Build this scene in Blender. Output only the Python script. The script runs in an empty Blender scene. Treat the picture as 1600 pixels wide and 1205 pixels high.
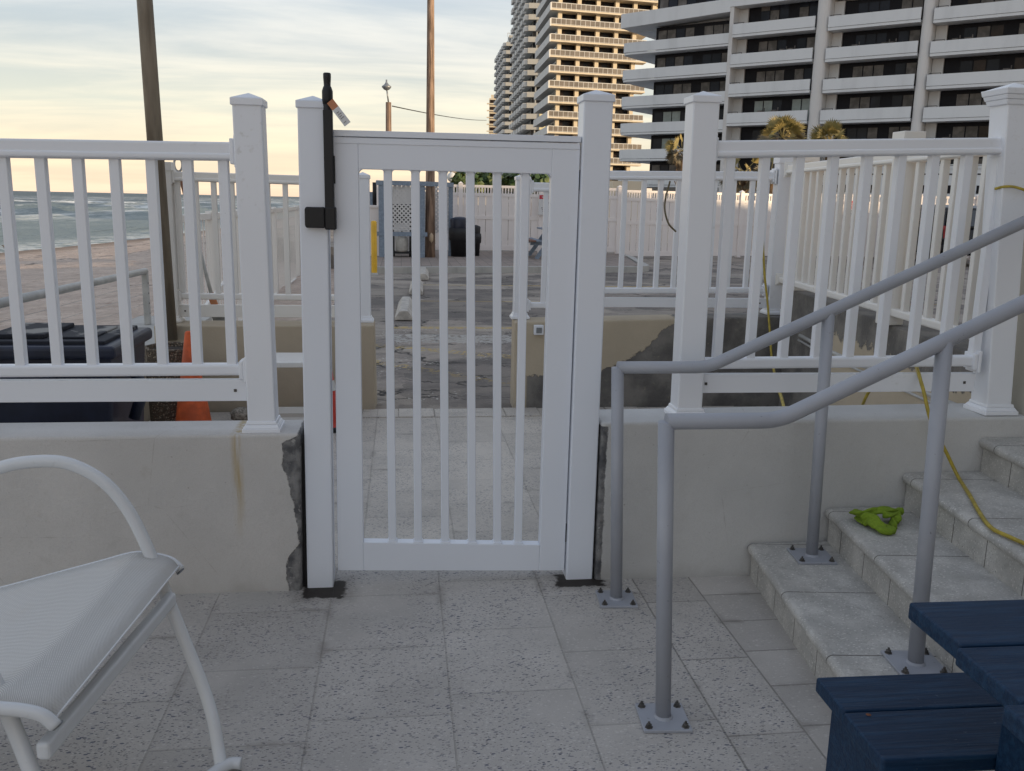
import bpy, math, random
from mathutils import Vector, Matrix, noise as mn
rnd = random.Random(7)
sc = bpy.context.scene
col = sc.collection
PI = math.pi
rad = math.radians

# ------------------------------------------------------------------ camera model
F, CX, CY, H = 1386.0, 800.0, 602.5, 1.55
CR = Matrix.Rotation(rad(-7.23), 3, 'Z') @ Matrix.Rotation(rad(90 - 11.74), 3, 'X') @ Matrix.Rotation(rad(1.2), 3, 'Z')
def ray(px, py): return CR @ Vector(((px - CX) / F, -(py - CY) / F, -1))
def G(px, py, z=0.0):
    d = ray(px, py); return Vector((0, 0, H)) + d * ((z - H) / d.z)
def at(px, py, Y):
    d = ray(px, py); return Vector((0, 0, H)) + d * (Y / d.y)

# ------------------------------------------------------------------ mesh builder
class MB:
    def __init__(s): s.v = []; s.f = []; s.m = []; s.sm = []
    def add(s, vs, fs, mi=0, smooth=False):
        b = len(s.v); s.v += [tuple(v) for v in vs]
        for f in fs: s.f.append([b + i for i in f]); s.m.append(mi); s.sm.append(smooth)
        return s
    def box(s, a, b, mi=0):
        x0, y0, z0 = a; x1, y1, z1 = b
        vs = [(x, y, z) for z in (z0, z1) for y in (y0, y1) for x in (x0, x1)]
        return s.add(vs, [(0, 2, 3, 1), (4, 5, 7, 6), (0, 1, 5, 4), (2, 6, 7, 3), (0, 4, 6, 2), (1, 3, 7, 5)], mi)
    def hexa(s, lo, hi, mi=0):  # lo, hi: 4 points each, counterclockwise from above
        return s.add(list(lo) + list(hi), [(3, 2, 1, 0), (4, 5, 6, 7), (0, 1, 5, 4), (1, 2, 6, 5), (2, 3, 7, 6), (3, 0, 4, 7)], mi)
    def bar(s, p, q, w, h, up=(0, 0, 1), mi=0):
        p = Vector(p); q = Vector(q); d = (q - p).normalized(); u = Vector(up)
        a = d.cross(u)
        if a.length < 1e-4: a = d.cross(Vector((0, 1, 0)))
        a.normalize(); c = a.cross(d).normalized(); a = a * w / 2; c = c * h / 2
        vs = [p - a - c, p + a - c, p + a + c, p - a + c, q - a - c, q + a - c, q + a + c, q - a + c]
        return s.add(vs, [(0, 1, 2, 3), (7, 6, 5, 4), (0, 4, 5, 1), (1, 5, 6, 2), (2, 6, 7, 3), (3, 7, 4, 0)], mi)
    def tube(s, pts, r, n=12, mi=0, cap=True, sx=1.0):
        pts = [Vector(p) for p in pts]; k = len(pts)
        rs = r if isinstance(r, (list, tuple)) else [r] * k
        t0 = (pts[1] - pts[0]).normalized()
        a = t0.cross(Vector((0, 0, 1)))
        if a.length < .05: a = t0.cross(Vector((0, 1, 0)))
        a.normalize(); vs = []; fs = []
        for i, p in enumerate(pts):
            if i == 0: t = pts[1] - p
            elif i == k - 1: t = p - pts[i - 1]
            else: t = (pts[i + 1] - p).normalized() + (p - pts[i - 1]).normalized()
            t.normalize(); a = (a - t * a.dot(t)).normalized(); b = t.cross(a)
            for j in range(n):
                th = 2 * PI * j / n
                vs.append(p + (a * math.cos(th) * sx + b * math.sin(th)) * rs[i])
        for i in range(k - 1):
            for j in range(n):
                j2 = (j + 1) % n
                fs.append((i * n + j, i * n + j2, (i + 1) * n + j2, (i + 1) * n + j))
        s.add(vs, fs, mi, True)
        if cap:
            b = len(s.v) - k * n
            s.f.append([b + j for j in range(n)][::-1]); s.m.append(mi); s.sm.append(False)
            s.f.append([b + (k - 1) * n + j for j in range(n)]); s.m.append(mi); s.sm.append(False)
        return s
    def lathe(s, c, prof, n=20, mi=0, smooth=True):
        c = Vector(c); vs = []; fs = []
        for r, z in prof:
            for j in range(n):
                th = 2 * PI * j / n; vs.append(c + Vector((r * math.cos(th), r * math.sin(th), z)))
        for i in range(len(prof) - 1):
            for j in range(n):
                j2 = (j + 1) % n; fs.append((i * n + j, i * n + j2, (i + 1) * n + j2, (i + 1) * n + j))
        s.add(vs, fs, mi, smooth)
        return s
    def prism(s, poly, z0, z1, mi=0):
        n = len(poly); vs = [(p[0], p[1], z0) for p in poly] + [(p[0], p[1], z1) for p in poly]
        fs = [tuple(range(n))[::-1], tuple(range(n, 2 * n))] + [(i, (i + 1) % n, (i + 1) % n + n, i + n) for i in range(n)]
        return s.add(vs, fs, mi)
    def build(s, name, mats, parent=None, bevel=0, seg=2, M=None, loc=None):
        me = bpy.data.meshes.new(name)
        vs = s.v
        if loc is not None: vs = [(v[0] - loc[0], v[1] - loc[1], v[2] - loc[2]) for v in vs]
        me.from_pydata(vs, [], s.f)
        if not isinstance(mats, (list, tuple)): mats = [mats]
        for m in mats: me.materials.append(m)
        for p, mi, sm in zip(me.polygons, s.m, s.sm): p.material_index = mi; p.use_smooth = sm
        me.validate(); me.update()
        o = bpy.data.objects.new(name, me); col.objects.link(o)
        if loc is not None: o.location = loc
        if parent is not None:
            o.parent = parent; o.matrix_parent_inverse = par_inv(parent)
        if bevel:
            b = o.modifiers.new('bevel', 'BEVEL'); b.width = bevel; b.segments = seg; b.limit_method = 'ANGLE'; b.angle_limit = rad(40); b.harden_normals = False
        return o
def world_of(o):
    m = Matrix.LocRotScale(o.location, o.rotation_euler, o.scale)
    return (world_of(o.parent) @ o.matrix_parent_inverse @ m) if o.parent else m
def par_inv(p): return world_of(p).inverted()
def tag(o, label=None, cat=None, group=None, kind=None):
    if label: o['label'] = label
    if cat: o['category'] = cat
    if group: o['group'] = group
    if kind: o['kind'] = kind
    return o
def thing(name, loc, label, cat, group=None, rz=0):
    o = bpy.data.objects.new(name, None); col.objects.link(o); o.location = loc; o.rotation_euler = (0, 0, rz)
    o.empty_display_size = .1
    return tag(o, label, cat, group)
def kids(o): return [c for c in bpy.data.objects if c.parent == o]
def copy_tree(o, parent=None):
    ch = kids(o); c = o.copy(); col.objects.link(c)
    if parent is not None: c.parent = parent
    for k in ch: copy_tree(k, c)
    return c

def smooth_path(P, n=10):
    P = [Vector(p) for p in P]; out = []
    Q = [P[0] * 2 - P[1]] + P + [P[-1] * 2 - P[-2]]
    for i in range(1, len(Q) - 2):
        for k in range(n):
            t = k / n; a, b_, c, d = Q[i - 1], Q[i], Q[i + 1], Q[i + 2]
            out.append(.5 * ((2 * b_) + (c - a) * t + (2 * a - 5 * b_ + 4 * c - d) * t * t + (3 * b_ - a - 3 * c + d) * t ** 3))
    out.append(P[-1]); return out
# ------------------------------------------------------------------ materials
class NT:
    def __init__(s, name):
        s.m = bpy.data.materials.new(name); s.m.use_nodes = True; s.t = s.m.node_tree; s.n = s.t.nodes
        s.b = s.n['Principled BSDF']
        s.tc = s.n.new('ShaderNodeTexCoord')
        s.P = s.n.new('ShaderNodeNewGeometry').outputs['Position']
    def set(s, node, key, v):
        i = node.inputs[key]
        if isinstance(v, bpy.types.NodeSocket): s.t.links.new(v, i)
        elif isinstance(v, (tuple, list)) and len(v) == 3 and i.type == 'RGBA': i.default_value = (*v, 1)
        else: i.default_value = v
    def math(s, op, a, b=0.0, clamp=False):
        n = s.n.new('ShaderNodeMath'); n.operation = op; n.use_clamp = clamp; s.set(n, 0, a); s.set(n, 1, b); return n.outputs[0]
    def noise(s, scale, detail=3, vec=None, rough=.55, out=0, dist=0):
        n = s.n.new('ShaderNodeTexNoise'); s.set(n, 'Scale', scale); s.set(n, 'Detail', detail); s.set(n, 'Roughness', rough); s.set(n, 'Distortion', dist)
        s.set(n, 'Vector', vec if vec is not None else s.P); return n.outputs[out]
    def vor(s, scale, feat='F1', vec=None, out='Distance', rand=1.0):
        n = s.n.new('ShaderNodeTexVoronoi'); n.feature = feat; s.set(n, 'Scale', scale); s.set(n, 'Randomness', rand)
        s.set(n, 'Vector', vec if vec is not None else s.P); return n.outputs[out]
    def map(s, loc=(0, 0, 0), rot=(0, 0, 0), scale=(1, 1, 1), vec=None):
        n = s.n.new('ShaderNodeMapping'); s.set(n, 'Vector', vec if vec is not None else s.P)
        n.inputs['Location'].default_value = loc; n.inputs['Rotation'].default_value = rot; n.inputs['Scale'].default_value = scale; return n.outputs[0]
    def sep(s, vec=None):
        n = s.n.new('ShaderNodeSeparateXYZ'); s.set(n, 0, vec if vec is not None else s.P); return n.outputs
    def comb(s, x, y, z):
        n = s.n.new('ShaderNodeCombineXYZ'); s.set(n, 0, x); s.set(n, 1, y); s.set(n, 2, z); return n.outputs[0]
    def mix(s, f, a, b, mode='MIX'):
        n = s.n.new('ShaderNodeMix'); n.data_type = 'RGBA'; n.blend_type = mode
        s.set(n, 0, f)
        for k, v in ((6, a), (7, b)):
            if isinstance(v, bpy.types.NodeSocket): s.t.links.new(v, n.inputs[k])
            else: n.inputs[k].default_value = (*v, 1)
        return n.outputs[2]
    def ramp(s, f, stops, interp='LINEAR'):
        n = s.n.new('ShaderNodeValToRGB'); s.set(n, 0, f); r = n.color_ramp; r.interpolation = interp
        while len(r.elements) < len(stops): r.elements.new(.5)
        for e, (p, c) in zip(r.elements, stops):
            e.position = p; e.color = (*c, 1) if isinstance(c, tuple) else (c, c, c, 1)
        return n.outputs[0]
    def step(s, v, lo, hi):  # smooth 0..1
        n = s.n.new('ShaderNodeMapRange'); n.interpolation_type = 'SMOOTHSTEP'; s.set(n, 0, v); s.set(n, 1, lo); s.set(n, 2, hi); return n.outputs[0]
    def bump(s, h, strength=.3, dist=.01, prev=None):
        n = s.n.new('ShaderNodeBump'); s.set(n, 'Strength', strength); s.set(n, 'Distance', dist); s.set(n, 'Height', h)
        if prev is not None: s.t.links.new(prev, n.inputs['Normal'])
        return n.outputs[0]
    def out(s, c=None, rough=.5, metal=0, normal=None, spec=None, **kw):
        if c is not None: s.set(s.b, 'Base Color', c)
        s.set(s.b, 'Roughness', rough); s.set(s.b, 'Metallic', metal)
        if normal is not None: s.t.links.new(normal, s.b.inputs['Normal'])
        if spec is not None: s.b.inputs['Specular IOR Level'].default_value = spec
        for k, v in kw.items(): s.set(s.b, k.replace('_', ' '), v)
        return s.m

def plain(name, c, rough=.5, metal=0, var=.12, scale=6, bump=0, spec=None, bscale=60):
    m = NT(name)
    n = m.noise(scale, 5)
    d = tuple(x * (1 - var) for x in c)
    cc = m.mix(m.step(n, .35, .7), d, c)
    nb = m.bump(m.noise(bscale, 4), bump, .004) if bump else None
    return m.out(cc, rough, metal, nb, spec)
def vinyl(name, c, dirt=(.45, .43, .38), amt=.35):
    m = NT(name)
    a = m.step(m.noise(2.3, 6, m.map(scale=(1, 1, .35))), .5, .8)
    b = m.step(m.noise(38, 4), .58, .75)
    f = m.math('MULTIPLY', m.math('MULTIPLY', a, b), amt)
    cc = m.mix(f, c, dirt)
    cc = m.mix(m.math('MULTIPLY', m.step(m.noise(1.1, 3), .4, .7), .10), cc, tuple(x * .7 for x in c))
    sp = m.step(m.noise(150, 2), .765, .79)
    cc = m.mix(m.math('MULTIPLY', sp, .35), cc, (.2, .18, .15))
    return m.out(cc, m.math('ADD', m.math('MULTIPLY', f, .4), .34), 0, m.bump(m.noise(9, 3), .06, .004))
Mm = {}
Mm['vinyl'] = vinyl('white_vinyl', (.80, .82, .86))
Mm['gate'] = vinyl('gate_vinyl', (.76, .795, .86), amt=.10)
Mm['oldvinyl'] = vinyl('weathered_vinyl', (.80, .78, .74), (.35, .31, .25), .6)
Mm['black'] = plain('black_plastic', (.008, .008, .010), .55, var=.3)
Mm['navyplastic'] = plain('navy_plastic', (.012, .017, .04), .45, var=.4, bump=.1)
Mm['steel'] = plain('galvanised_steel', (.33, .35, .37), .45, .6, .3, 25)
Mm['bolt'] = plain('dark_bolt', (.16, .15, .14), .5, .5, .5, 60)
Mm['railpaint'] = (lambda m: m.out(m.mix(m.math('MULTIPLY', m.step(m.noise(70, 5), .68, .74), .6), m.mix(m.step(m.noise(3, 4), .3, .7), (.32, .335, .375), (.38, .395, .435)), (.12, .11, .11)), m.math('ADD', m.math('MULTIPLY', m.noise(30, 3), .2), .36), 0, m.bump(m.noise(110, 3), .18, .002)))(NT('grey_rail_paint'))
Mm['lightrail'] = plain('pale_rail_paint', (.5, .5, .48), .5, 0, .2, 9)
Mm['aggregate'] = (lambda m: m.out(m.mix(m.step(m.vor(75), .1, .55), m.mix(m.math('GREATER_THAN', m.noise(60, 2), .5), (.42, .35, .26), (.2, .13, .08)), (.09, .07, .05)), .8, 0, m.bump(m.vor(75), .8, .01)))(NT('pebble_aggregate'))
Mm['soil'] = plain('potting_soil', (.05, .035, .025), .95, var=.6, scale=60, bump=.8)
Mm['orange'] = plain('faded_orange_rubber', (.72, .12, .025), .55, var=.35, scale=14)
Mm['redrubber'] = plain('red_rubber', (.62, .05, .03), .5, var=.2, scale=20)
Mm['whiteband'] = plain('reflective_white', (.7, .7, .68), .35)
Mm['rubber'] = plain('black_rubber', (.02, .02, .02), .8)
Mm['rock'] = plain('broken_paver', (.5, .46, .38), .9, var=.7, scale=45, bump=.8)
Mm['poleolive'] = (lambda m: m.out(m.mix(m.step(m.noise(14, 5, m.map(scale=(1, 1, .15))), .35, .7), (.16, .13, .095), (.26, .22, .165)), .55, .2))(NT('bronze_pole_paint'))
Mm['polewood'] = (lambda m: m.out(m.mix(m.step(m.noise(22, 6, m.map(scale=(1, 1, .07))), .35, .65), (.13, .085, .06), (.36, .245, .175)), .85, 0, m.bump(m.noise(40, 5, m.map(scale=(1, 1, .06))), .6, .02)))(NT('weathered_pole_wood'))
Mm['yellow'] = plain('yellow_bollard_paint', (.80, .47, .03), .45, var=.15)
Mm['bluewood'] = None
def wood_paint(name, c, c2, sc_=(2, 26, 26)):
    m = NT(name)
    g = m.noise(3.2, 6, m.map(scale=sc_), .6)
    k = m.step(g, .42, .66)
    cc = m.mix(k, c, c2)
    worn = m.math('MULTIPLY', m.step(m.noise(95, 5), .66, .74), m.step(m.noise(4, 3), .45, .65))
    cc = m.mix(m.math('MULTIPLY', worn, .5), cc, (.2, .25, .3))
    return m.out(cc, .5, 0, m.bump(g, .5, .006), spec=.25)
Mm['bluewood'] = wood_paint('navy_painted_wood', (.006, .025, .062), (.012, .043, .095))
Mm['greyblue'] = plain('grey_blue_wood_paint', (.25, .31, .39), .6, var=.25, scale=20)
Mm['hose'] = plain('yellow_hose', (.50, .38, .05), .45, var=.3, scale=30)
Mm['cable'] = plain('dull_cable', (.16, .13, .07), .6, var=.3, scale=30)
Mm['wire'] = plain('dark_wire', (.05, .05, .05), .6)
Mm['tank'] = plain('propane_tank_paint', (.55, .53, .49), .45, var=.2, scale=12)
Mm['glassdark'] = plain('dark_window_glass', (.026, .030, .042), .15, var=.4, scale=.5, spec=.12)
Mm['curtain'] = plain('curtained_window', (.17, .155, .145), .35, var=.5, scale=1.2, spec=.2)
Mm['greencurtain'] = plain('pale_green_window', (.24, .30, .30), .25, var=.25, scale=1.2, spec=.6)
Mm['brownglass'] = plain('bronze_window_glass', (.04, .024, .018), .25, var=.6, scale=.7, spec=.2)
Mm['panelglass'] = plain('balcony_glass', (.20, .17, .14), .3, var=.3, scale=.6)
Mm['darkframe'] = plain('dark_window_frame', (.010, .010, .014), .6, spec=.2)
def concrete(name, c, stain=.25, sc_=.6):
    m = NT(name)
    v = m.noise(sc_, 6, m.map(scale=(1, 1, .25)))
    cc = m.mix(m.math('MULTIPLY', m.step(v, .45, .8), stain), c, tuple(x * .45 for x in c))
    return m.out(cc, .85, 0, m.bump(m.noise(8, 4), .2, .02))
Mm['condo'] = concrete('pale_condo_paint', (.66, .69, .72))
Mm['condograve'] = concrete('condo_pier_paint', (.62, .62, .62))
Mm['beige'] = concrete('beige_tower_paint', (.66, .58, .45))
Mm['beigew'] = concrete('white_parapet_paint', (.66, .66, .64))
Mm['towergrey'] = concrete('grey_tower_paint', (.42, .42, .40))
Mm['concrete'] = concrete('kerb_concrete', (.46, .45, .42), .5, 5)
Mm['fence'] = vinyl('privacy_fence_vinyl', (.86, .80, .77), amt=.3)
Mm['lattice'] = plain('white_lattice', (.68, .67, .66), .6)
Mm['carpaint'] = plain('black_car_paint', (.012, .012, .014), .22, var=.1)
Mm['chrome'] = plain('bumper_trim', (.35, .36, .38), .3, .8)
Mm['taillight'] = plain('red_lamp_lens', (.30, .012, .015), .25)
Mm['cream'] = concrete('resort_wall_paint', (.52, .49, .42), .3, 2)
Mm['signwhite'] = plain('sign_white', (.70, .70, .70), .5, var=.05)
Mm['signred'] = plain('sign_red', (.55, .03, .05), .5, var=.05)
Mm['tagorange'] = plain('tag_orange', (.55, .22, .10), .5)
Mm['chairmetal'] = (lambda m: m.out(m.mix(m.math('MULTIPLY', m.step(m.noise(40, 4), .62, .75), .15), (.66, .68, .70), (.4, .38, .35)), .26, 0, m.bump(m.noise(60, 2), .05, .002)))(NT('white_powder_coat'))
Mm['trunk'] = plain('palm_trunk_bark', (.20, .13, .075), .9, var=.5, scale=8, bump=.6, bscale=20)
def leafmat(name, a, b, sc_=3):
    m = NT(name); return m.out(m.mix(m.step(m.noise(sc_, 3), .35, .65), a, b), .55)
Mm['palmleaf'] = leafmat('palm_leaf', (.17, .15, .05), (.34, .26, .09), 1.5)
Mm['palmleafdry'] = leafmat('dry_palm_leaf', (.20, .16, .10), (.12, .11, .075), 1.5)
Mm['hedge'] = leafmat('sea_grape_leaf', (.045, .085, .02), (.12, .15, .04), 2)
Mm['stain'] = plain('wet_dirt', (.018, .015, .012), .8, var=.5, scale=40, bump=.5)

# cloth
m = NT('lime_towel'); Mm['cloth'] = m.out(m.mix(m.noise(120, 2), (.12, .21, .01), (.27, .38, .03)), .95, 0, m.bump(m.noise(420, 2), .7, .003))
# sling fabric: tight weave of pale strands
m = NT('sling_mesh_fabric')
uv = m.sep(m.tc.outputs['UV'])
wx = m.math('SINE', m.math('MULTIPLY', uv[0], 2 * PI * 84)); wy = m.math('SINE', m.math('MULTIPLY', uv[1], 2 * PI * 112))
w = m.math('ADD', m.math('MULTIPLY', m.math('MULTIPLY', wx, wy), .5), .5)
cc = m.mix(m.step(w, .1, .7), (.40, .385, .36), (.70, .69, .665))
cc = m.mix(m.math('MULTIPLY', m.step(m.noise(5, 4), .5, .75), .25), cc, (.5, .42, .33))
Mm['sling'] = m.out(cc, .7, 0, m.bump(w, .7, .002))

# terrazzo paving
def terrazzo(name, xl, ylines, chip=.85, base=(.50, .468, .43), seed=0, hole=True, xr=None, yr=None):
    m = NT(name); P = m.sep()
    warp = m.math('MULTIPLY', m.math('SUBTRACT', m.noise(1.5, 2), .5), .006)
    X = m.math('ADD', P[0], warp); Y = m.math('ADD', P[1], warp)
    # which column
    J = None; colid = 0.0; off = 0.0; pitch = ylines[0][1]
    for i, xx in enumerate(xl):
        lx = m.math('ABSOLUTE', m.math('SUBTRACT', X, xx)); J = lx if J is None else m.math('MINIMUM', J, lx)
        g = m.math('GREATER_THAN', X, xx)
        o0, p0 = ylines[i]; o1, p1 = ylines[i + 1]
        off = m.math('ADD', off, m.math('MULTIPLY', g, o1 - o0)); 
        pitch = m.math('ADD', pitch, m.math('MULTIPLY', g, p1 - p0))
        colid = m.math('ADD', colid, g)
    off = m.math('ADD', off, ylines[0][0])
    q = m.math('DIVIDE', m.math('SUBTRACT', Y, off), pitch)
    row = m.math('FLOOR', q)
    fr = m.math('SUBTRACT', q, m.math('ROUND', q))
    ly = m.math('MULTIPLY', m.math('ABSOLUTE', fr), pitch)
    J = m.math('MINIMUM', J, ly)
    joint = m.math('SUBTRACT', 1.0, m.step(J, .0016, .0045))
    n = m.n.new('ShaderNodeTexWhiteNoise'); n.noise_dimensions = '3D'; m.set(n, 0, m.comb(colid, row, seed)); tone = n.outputs[0]
    # chips
    def chips(scale, thr, size, strx):
        rot = m.noise(9, 1)
        vec = m.map(rot=(0, 0, strx), scale=(1, 2.1, 1), vec=m.P)
        n1 = m.n.new('ShaderNodeTexVoronoi'); m.set(n1, 'Scale', scale); m.set(n1, 'Vector', vec)
        csep = m.n.new('ShaderNodeSeparateColor'); m.set(csep, 0, n1.outputs['Color'])
        a = m.math('GREATER_THAN', csep.outputs[0], thr)
        sz = m.math('MULTIPLY', csep.outputs[1], size)
        return m.math('MULTIPLY', a, m.math('LESS_THAN', n1.outputs['Distance'], sz)), csep.outputs[2]
    c1, r1 = chips(66, .68, .52, .5); c2, r2 = chips(96, .62, .52, -.9); c3, r3 = chips(75, .6, .5, 1.6); c4, r4 = chips(120, .7, .55, .2)
    basec = m.mix(tone, tuple(x * .9 for x in base), tuple(min(1, x * 1.08) for x in base))
    basec = m.mix(m.math('MULTIPLY', m.step(m.noise(3.0, 6), .42, .72), .30), basec, (.27, .255, .235))
    basec = m.mix(m.math('MULTIPLY', m.step(m.noise(260, 2), .4, .7), .22), basec, (.25, .25, .25))
    cl = m.math('MULTIPLY', m.step(m.noise(2.6, 3), .3, .55), chip)
    if hole: cl = m.math('MULTIPLY', cl, m.math('SUBTRACT', 1.0, m.math('MULTIPLY', m.math('GREATER_THAN', P[0], 1.2), .85)))
    cc = m.mix(m.math('MULTIPLY', c3, .5), basec, (.66, .64, .60))
    cc = m.mix(m.math('MULTIPLY', c4, m.math('MULTIPLY', cl, .8)), cc, (.16, .16, .18))
    cc = m.mix(m.math('MULTIPLY', c1, cl), cc, m.mix(r1, (.03, .045, .10), (.17, .17, .20)))
    cc = m.mix(m.math('MULTIPLY', c2, cl), cc, m.mix(r2, (.03, .035, .065), (.20, .18, .17)))
    basec = cc; cc = m.mix(m.math('MULTIPLY', m.step(m.noise(.9, 6, m.map(loc=(4, 2, 0)), .65), .46, .66), .22), cc, (.24, .22, .20))
    jd = m.math('MULTIPLY', joint, m.math('ADD', m.math('MULTIPLY', m.noise(3.7, 3), 1.1), .1), True)
    cc = m.mix(m.math('MULTIPLY', jd, m.math('ADD', .30, m.math('MULTIPLY', m.math('GREATER_THAN', P[0], .93), .45)), True), cc, (.10, .09, .08))
    # grime hugging some joints
    gr = m.math('MULTIPLY', m.math('SUBTRACT', 1.0, m.step(J, .004, .03)), m.step(m.noise(4.2, 4), .5, .7))
    cc = m.mix(m.math('MULTIPLY', gr, .45), cc, (.17, .15, .13))
    if hole:   # damp soil round the freshly set gate posts
        for (cx, cy, rx, ry) in ((-.315, 3.40, .090, .085), (.735, 3.41, .105, .065)):
            a = m.math('DIVIDE', m.math('SUBTRACT', P[0], cx), rx); b = m.math('DIVIDE', m.math('SUBTRACT', P[1], cy), ry)
            d = m.math('MAXIMUM', m.math('ABSOLUTE', a), m.math('ABSOLUTE', b))
            d = m.math('ADD', d, m.math('MULTIPLY', m.math('SUBTRACT', m.noise(26, 6), .5), .9))
            k1 = m.math('SUBTRACT', 1.0, m.step(d, .82, 1.04)); k2 = m.math('SUBTRACT', 1.0, m.step(d, 1.0, 1.8))
            cc = m.mix(m.math('MULTIPLY', k2, .35), cc, (.12, .105, .09))
            cc = m.mix(k1, cc, (.024, .018, .014))
        # pale dusty cement smear at the wall foot, left
        d = m.math('MULTIPLY', m.step(P[1], 3.18, 3.3), m.math('MULTIPLY', m.math('LESS_THAN', P[0], -.5), m.step(m.noise(5, 5), .35, .55)))
        cc = m.mix(m.math('MULTIPLY', d, .7), cc, (.42, .40, .37))
    h = m.math('SUBTRACT', m.math('MULTIPLY', m.noise(90, 4), .25), m.math('MULTIPLY', joint, 1.0))
    return m.out(cc, m.math('ADD', m.math('MULTIPLY', m.noise(20, 3), .2), .6), 0, m.bump(h, .5, .006))
Mm['patio'] = terrazzo('terrazzo_paver', [-.72, -.28, .15, .56, .96, 1.205], [(.10, .42), (.21, .43), (.32, .43), (.0, .43), (.12, .45), (.03, .45), (.01, .23)])
Mm['walk'] = terrazzo('terrazzo_path_paver', [-.63, -.18, .24, .68, 1.12, 1.6, 2.1], [(.05, .4), (.05, .4), (.22, .4), (.0, .4), (.2, .4), (.05, .4), (.1, .4), (0, .4)], .75, (.60, .55, .48), 3, False)

def steptile(name, riser):
    m = NT(name); P = m.sep(m.tc.outputs['Object'])
    c = m.mix(m.step(m.noise(7, 6), .4, .7), (.44, .43, .405), (.57, .555, .52))
    c = m.mix(m.math('MULTIPLY', m.step(m.noise(35, 5), .55, .7), .35), c, (.26, .25, .22))
    v = m.vor(55, vec=m.map(scale=(1, 1.7, 1.2)))
    c = m.mix(m.math('MULTIPLY', m.math('LESS_THAN', v, .24), .7), c, (.74, .72, .68))
    c = m.mix(m.math('MULTIPLY', m.math('LESS_THAN', m.vor(120, vec=m.map(loc=(2, 2, 2))), .20), .55), c, (.18, .165, .145))
    c = m.mix(m.math('MULTIPLY', m.step(m.noise(4.5, 5), .5, .68), .3), c, (.30, .28, .25))
    c = m.mix(m.math('MULTIPLY', m.step(m.noise(90, 2), .72, .75), .7), c, (.10, .09, .09))
    pit = m.step(m.noise(70, 3), .35, .5)
    J = m.math('ABSOLUTE', m.math('SUBTRACT', P[1], 0.0))
    pitch = .235 if riser else .47
    q = m.math('DIVIDE', m.math('ADD', P[1], .1 if riser else .0), pitch)
    J = m.math('MULTIPLY', m.math('ABSOLUTE', m.math('SUBTRACT', q, m.math('ROUND', q))), pitch)
    j = m.math('SUBTRACT', 1.0, m.step(J, .001, .0035))
    c = m.mix(m.math('MULTIPLY', j, .85), c, (.07, .06, .05))
    h = m.math('SUBTRACT', m.math('MULTIPLY', pit, .3), j)
    return m.out(c, .8, 0, m.bump(h, .6, .006))
Mm['tread'] = steptile('coral_tread', False); Mm['riser'] = steptile('coral_riser', True)

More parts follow.
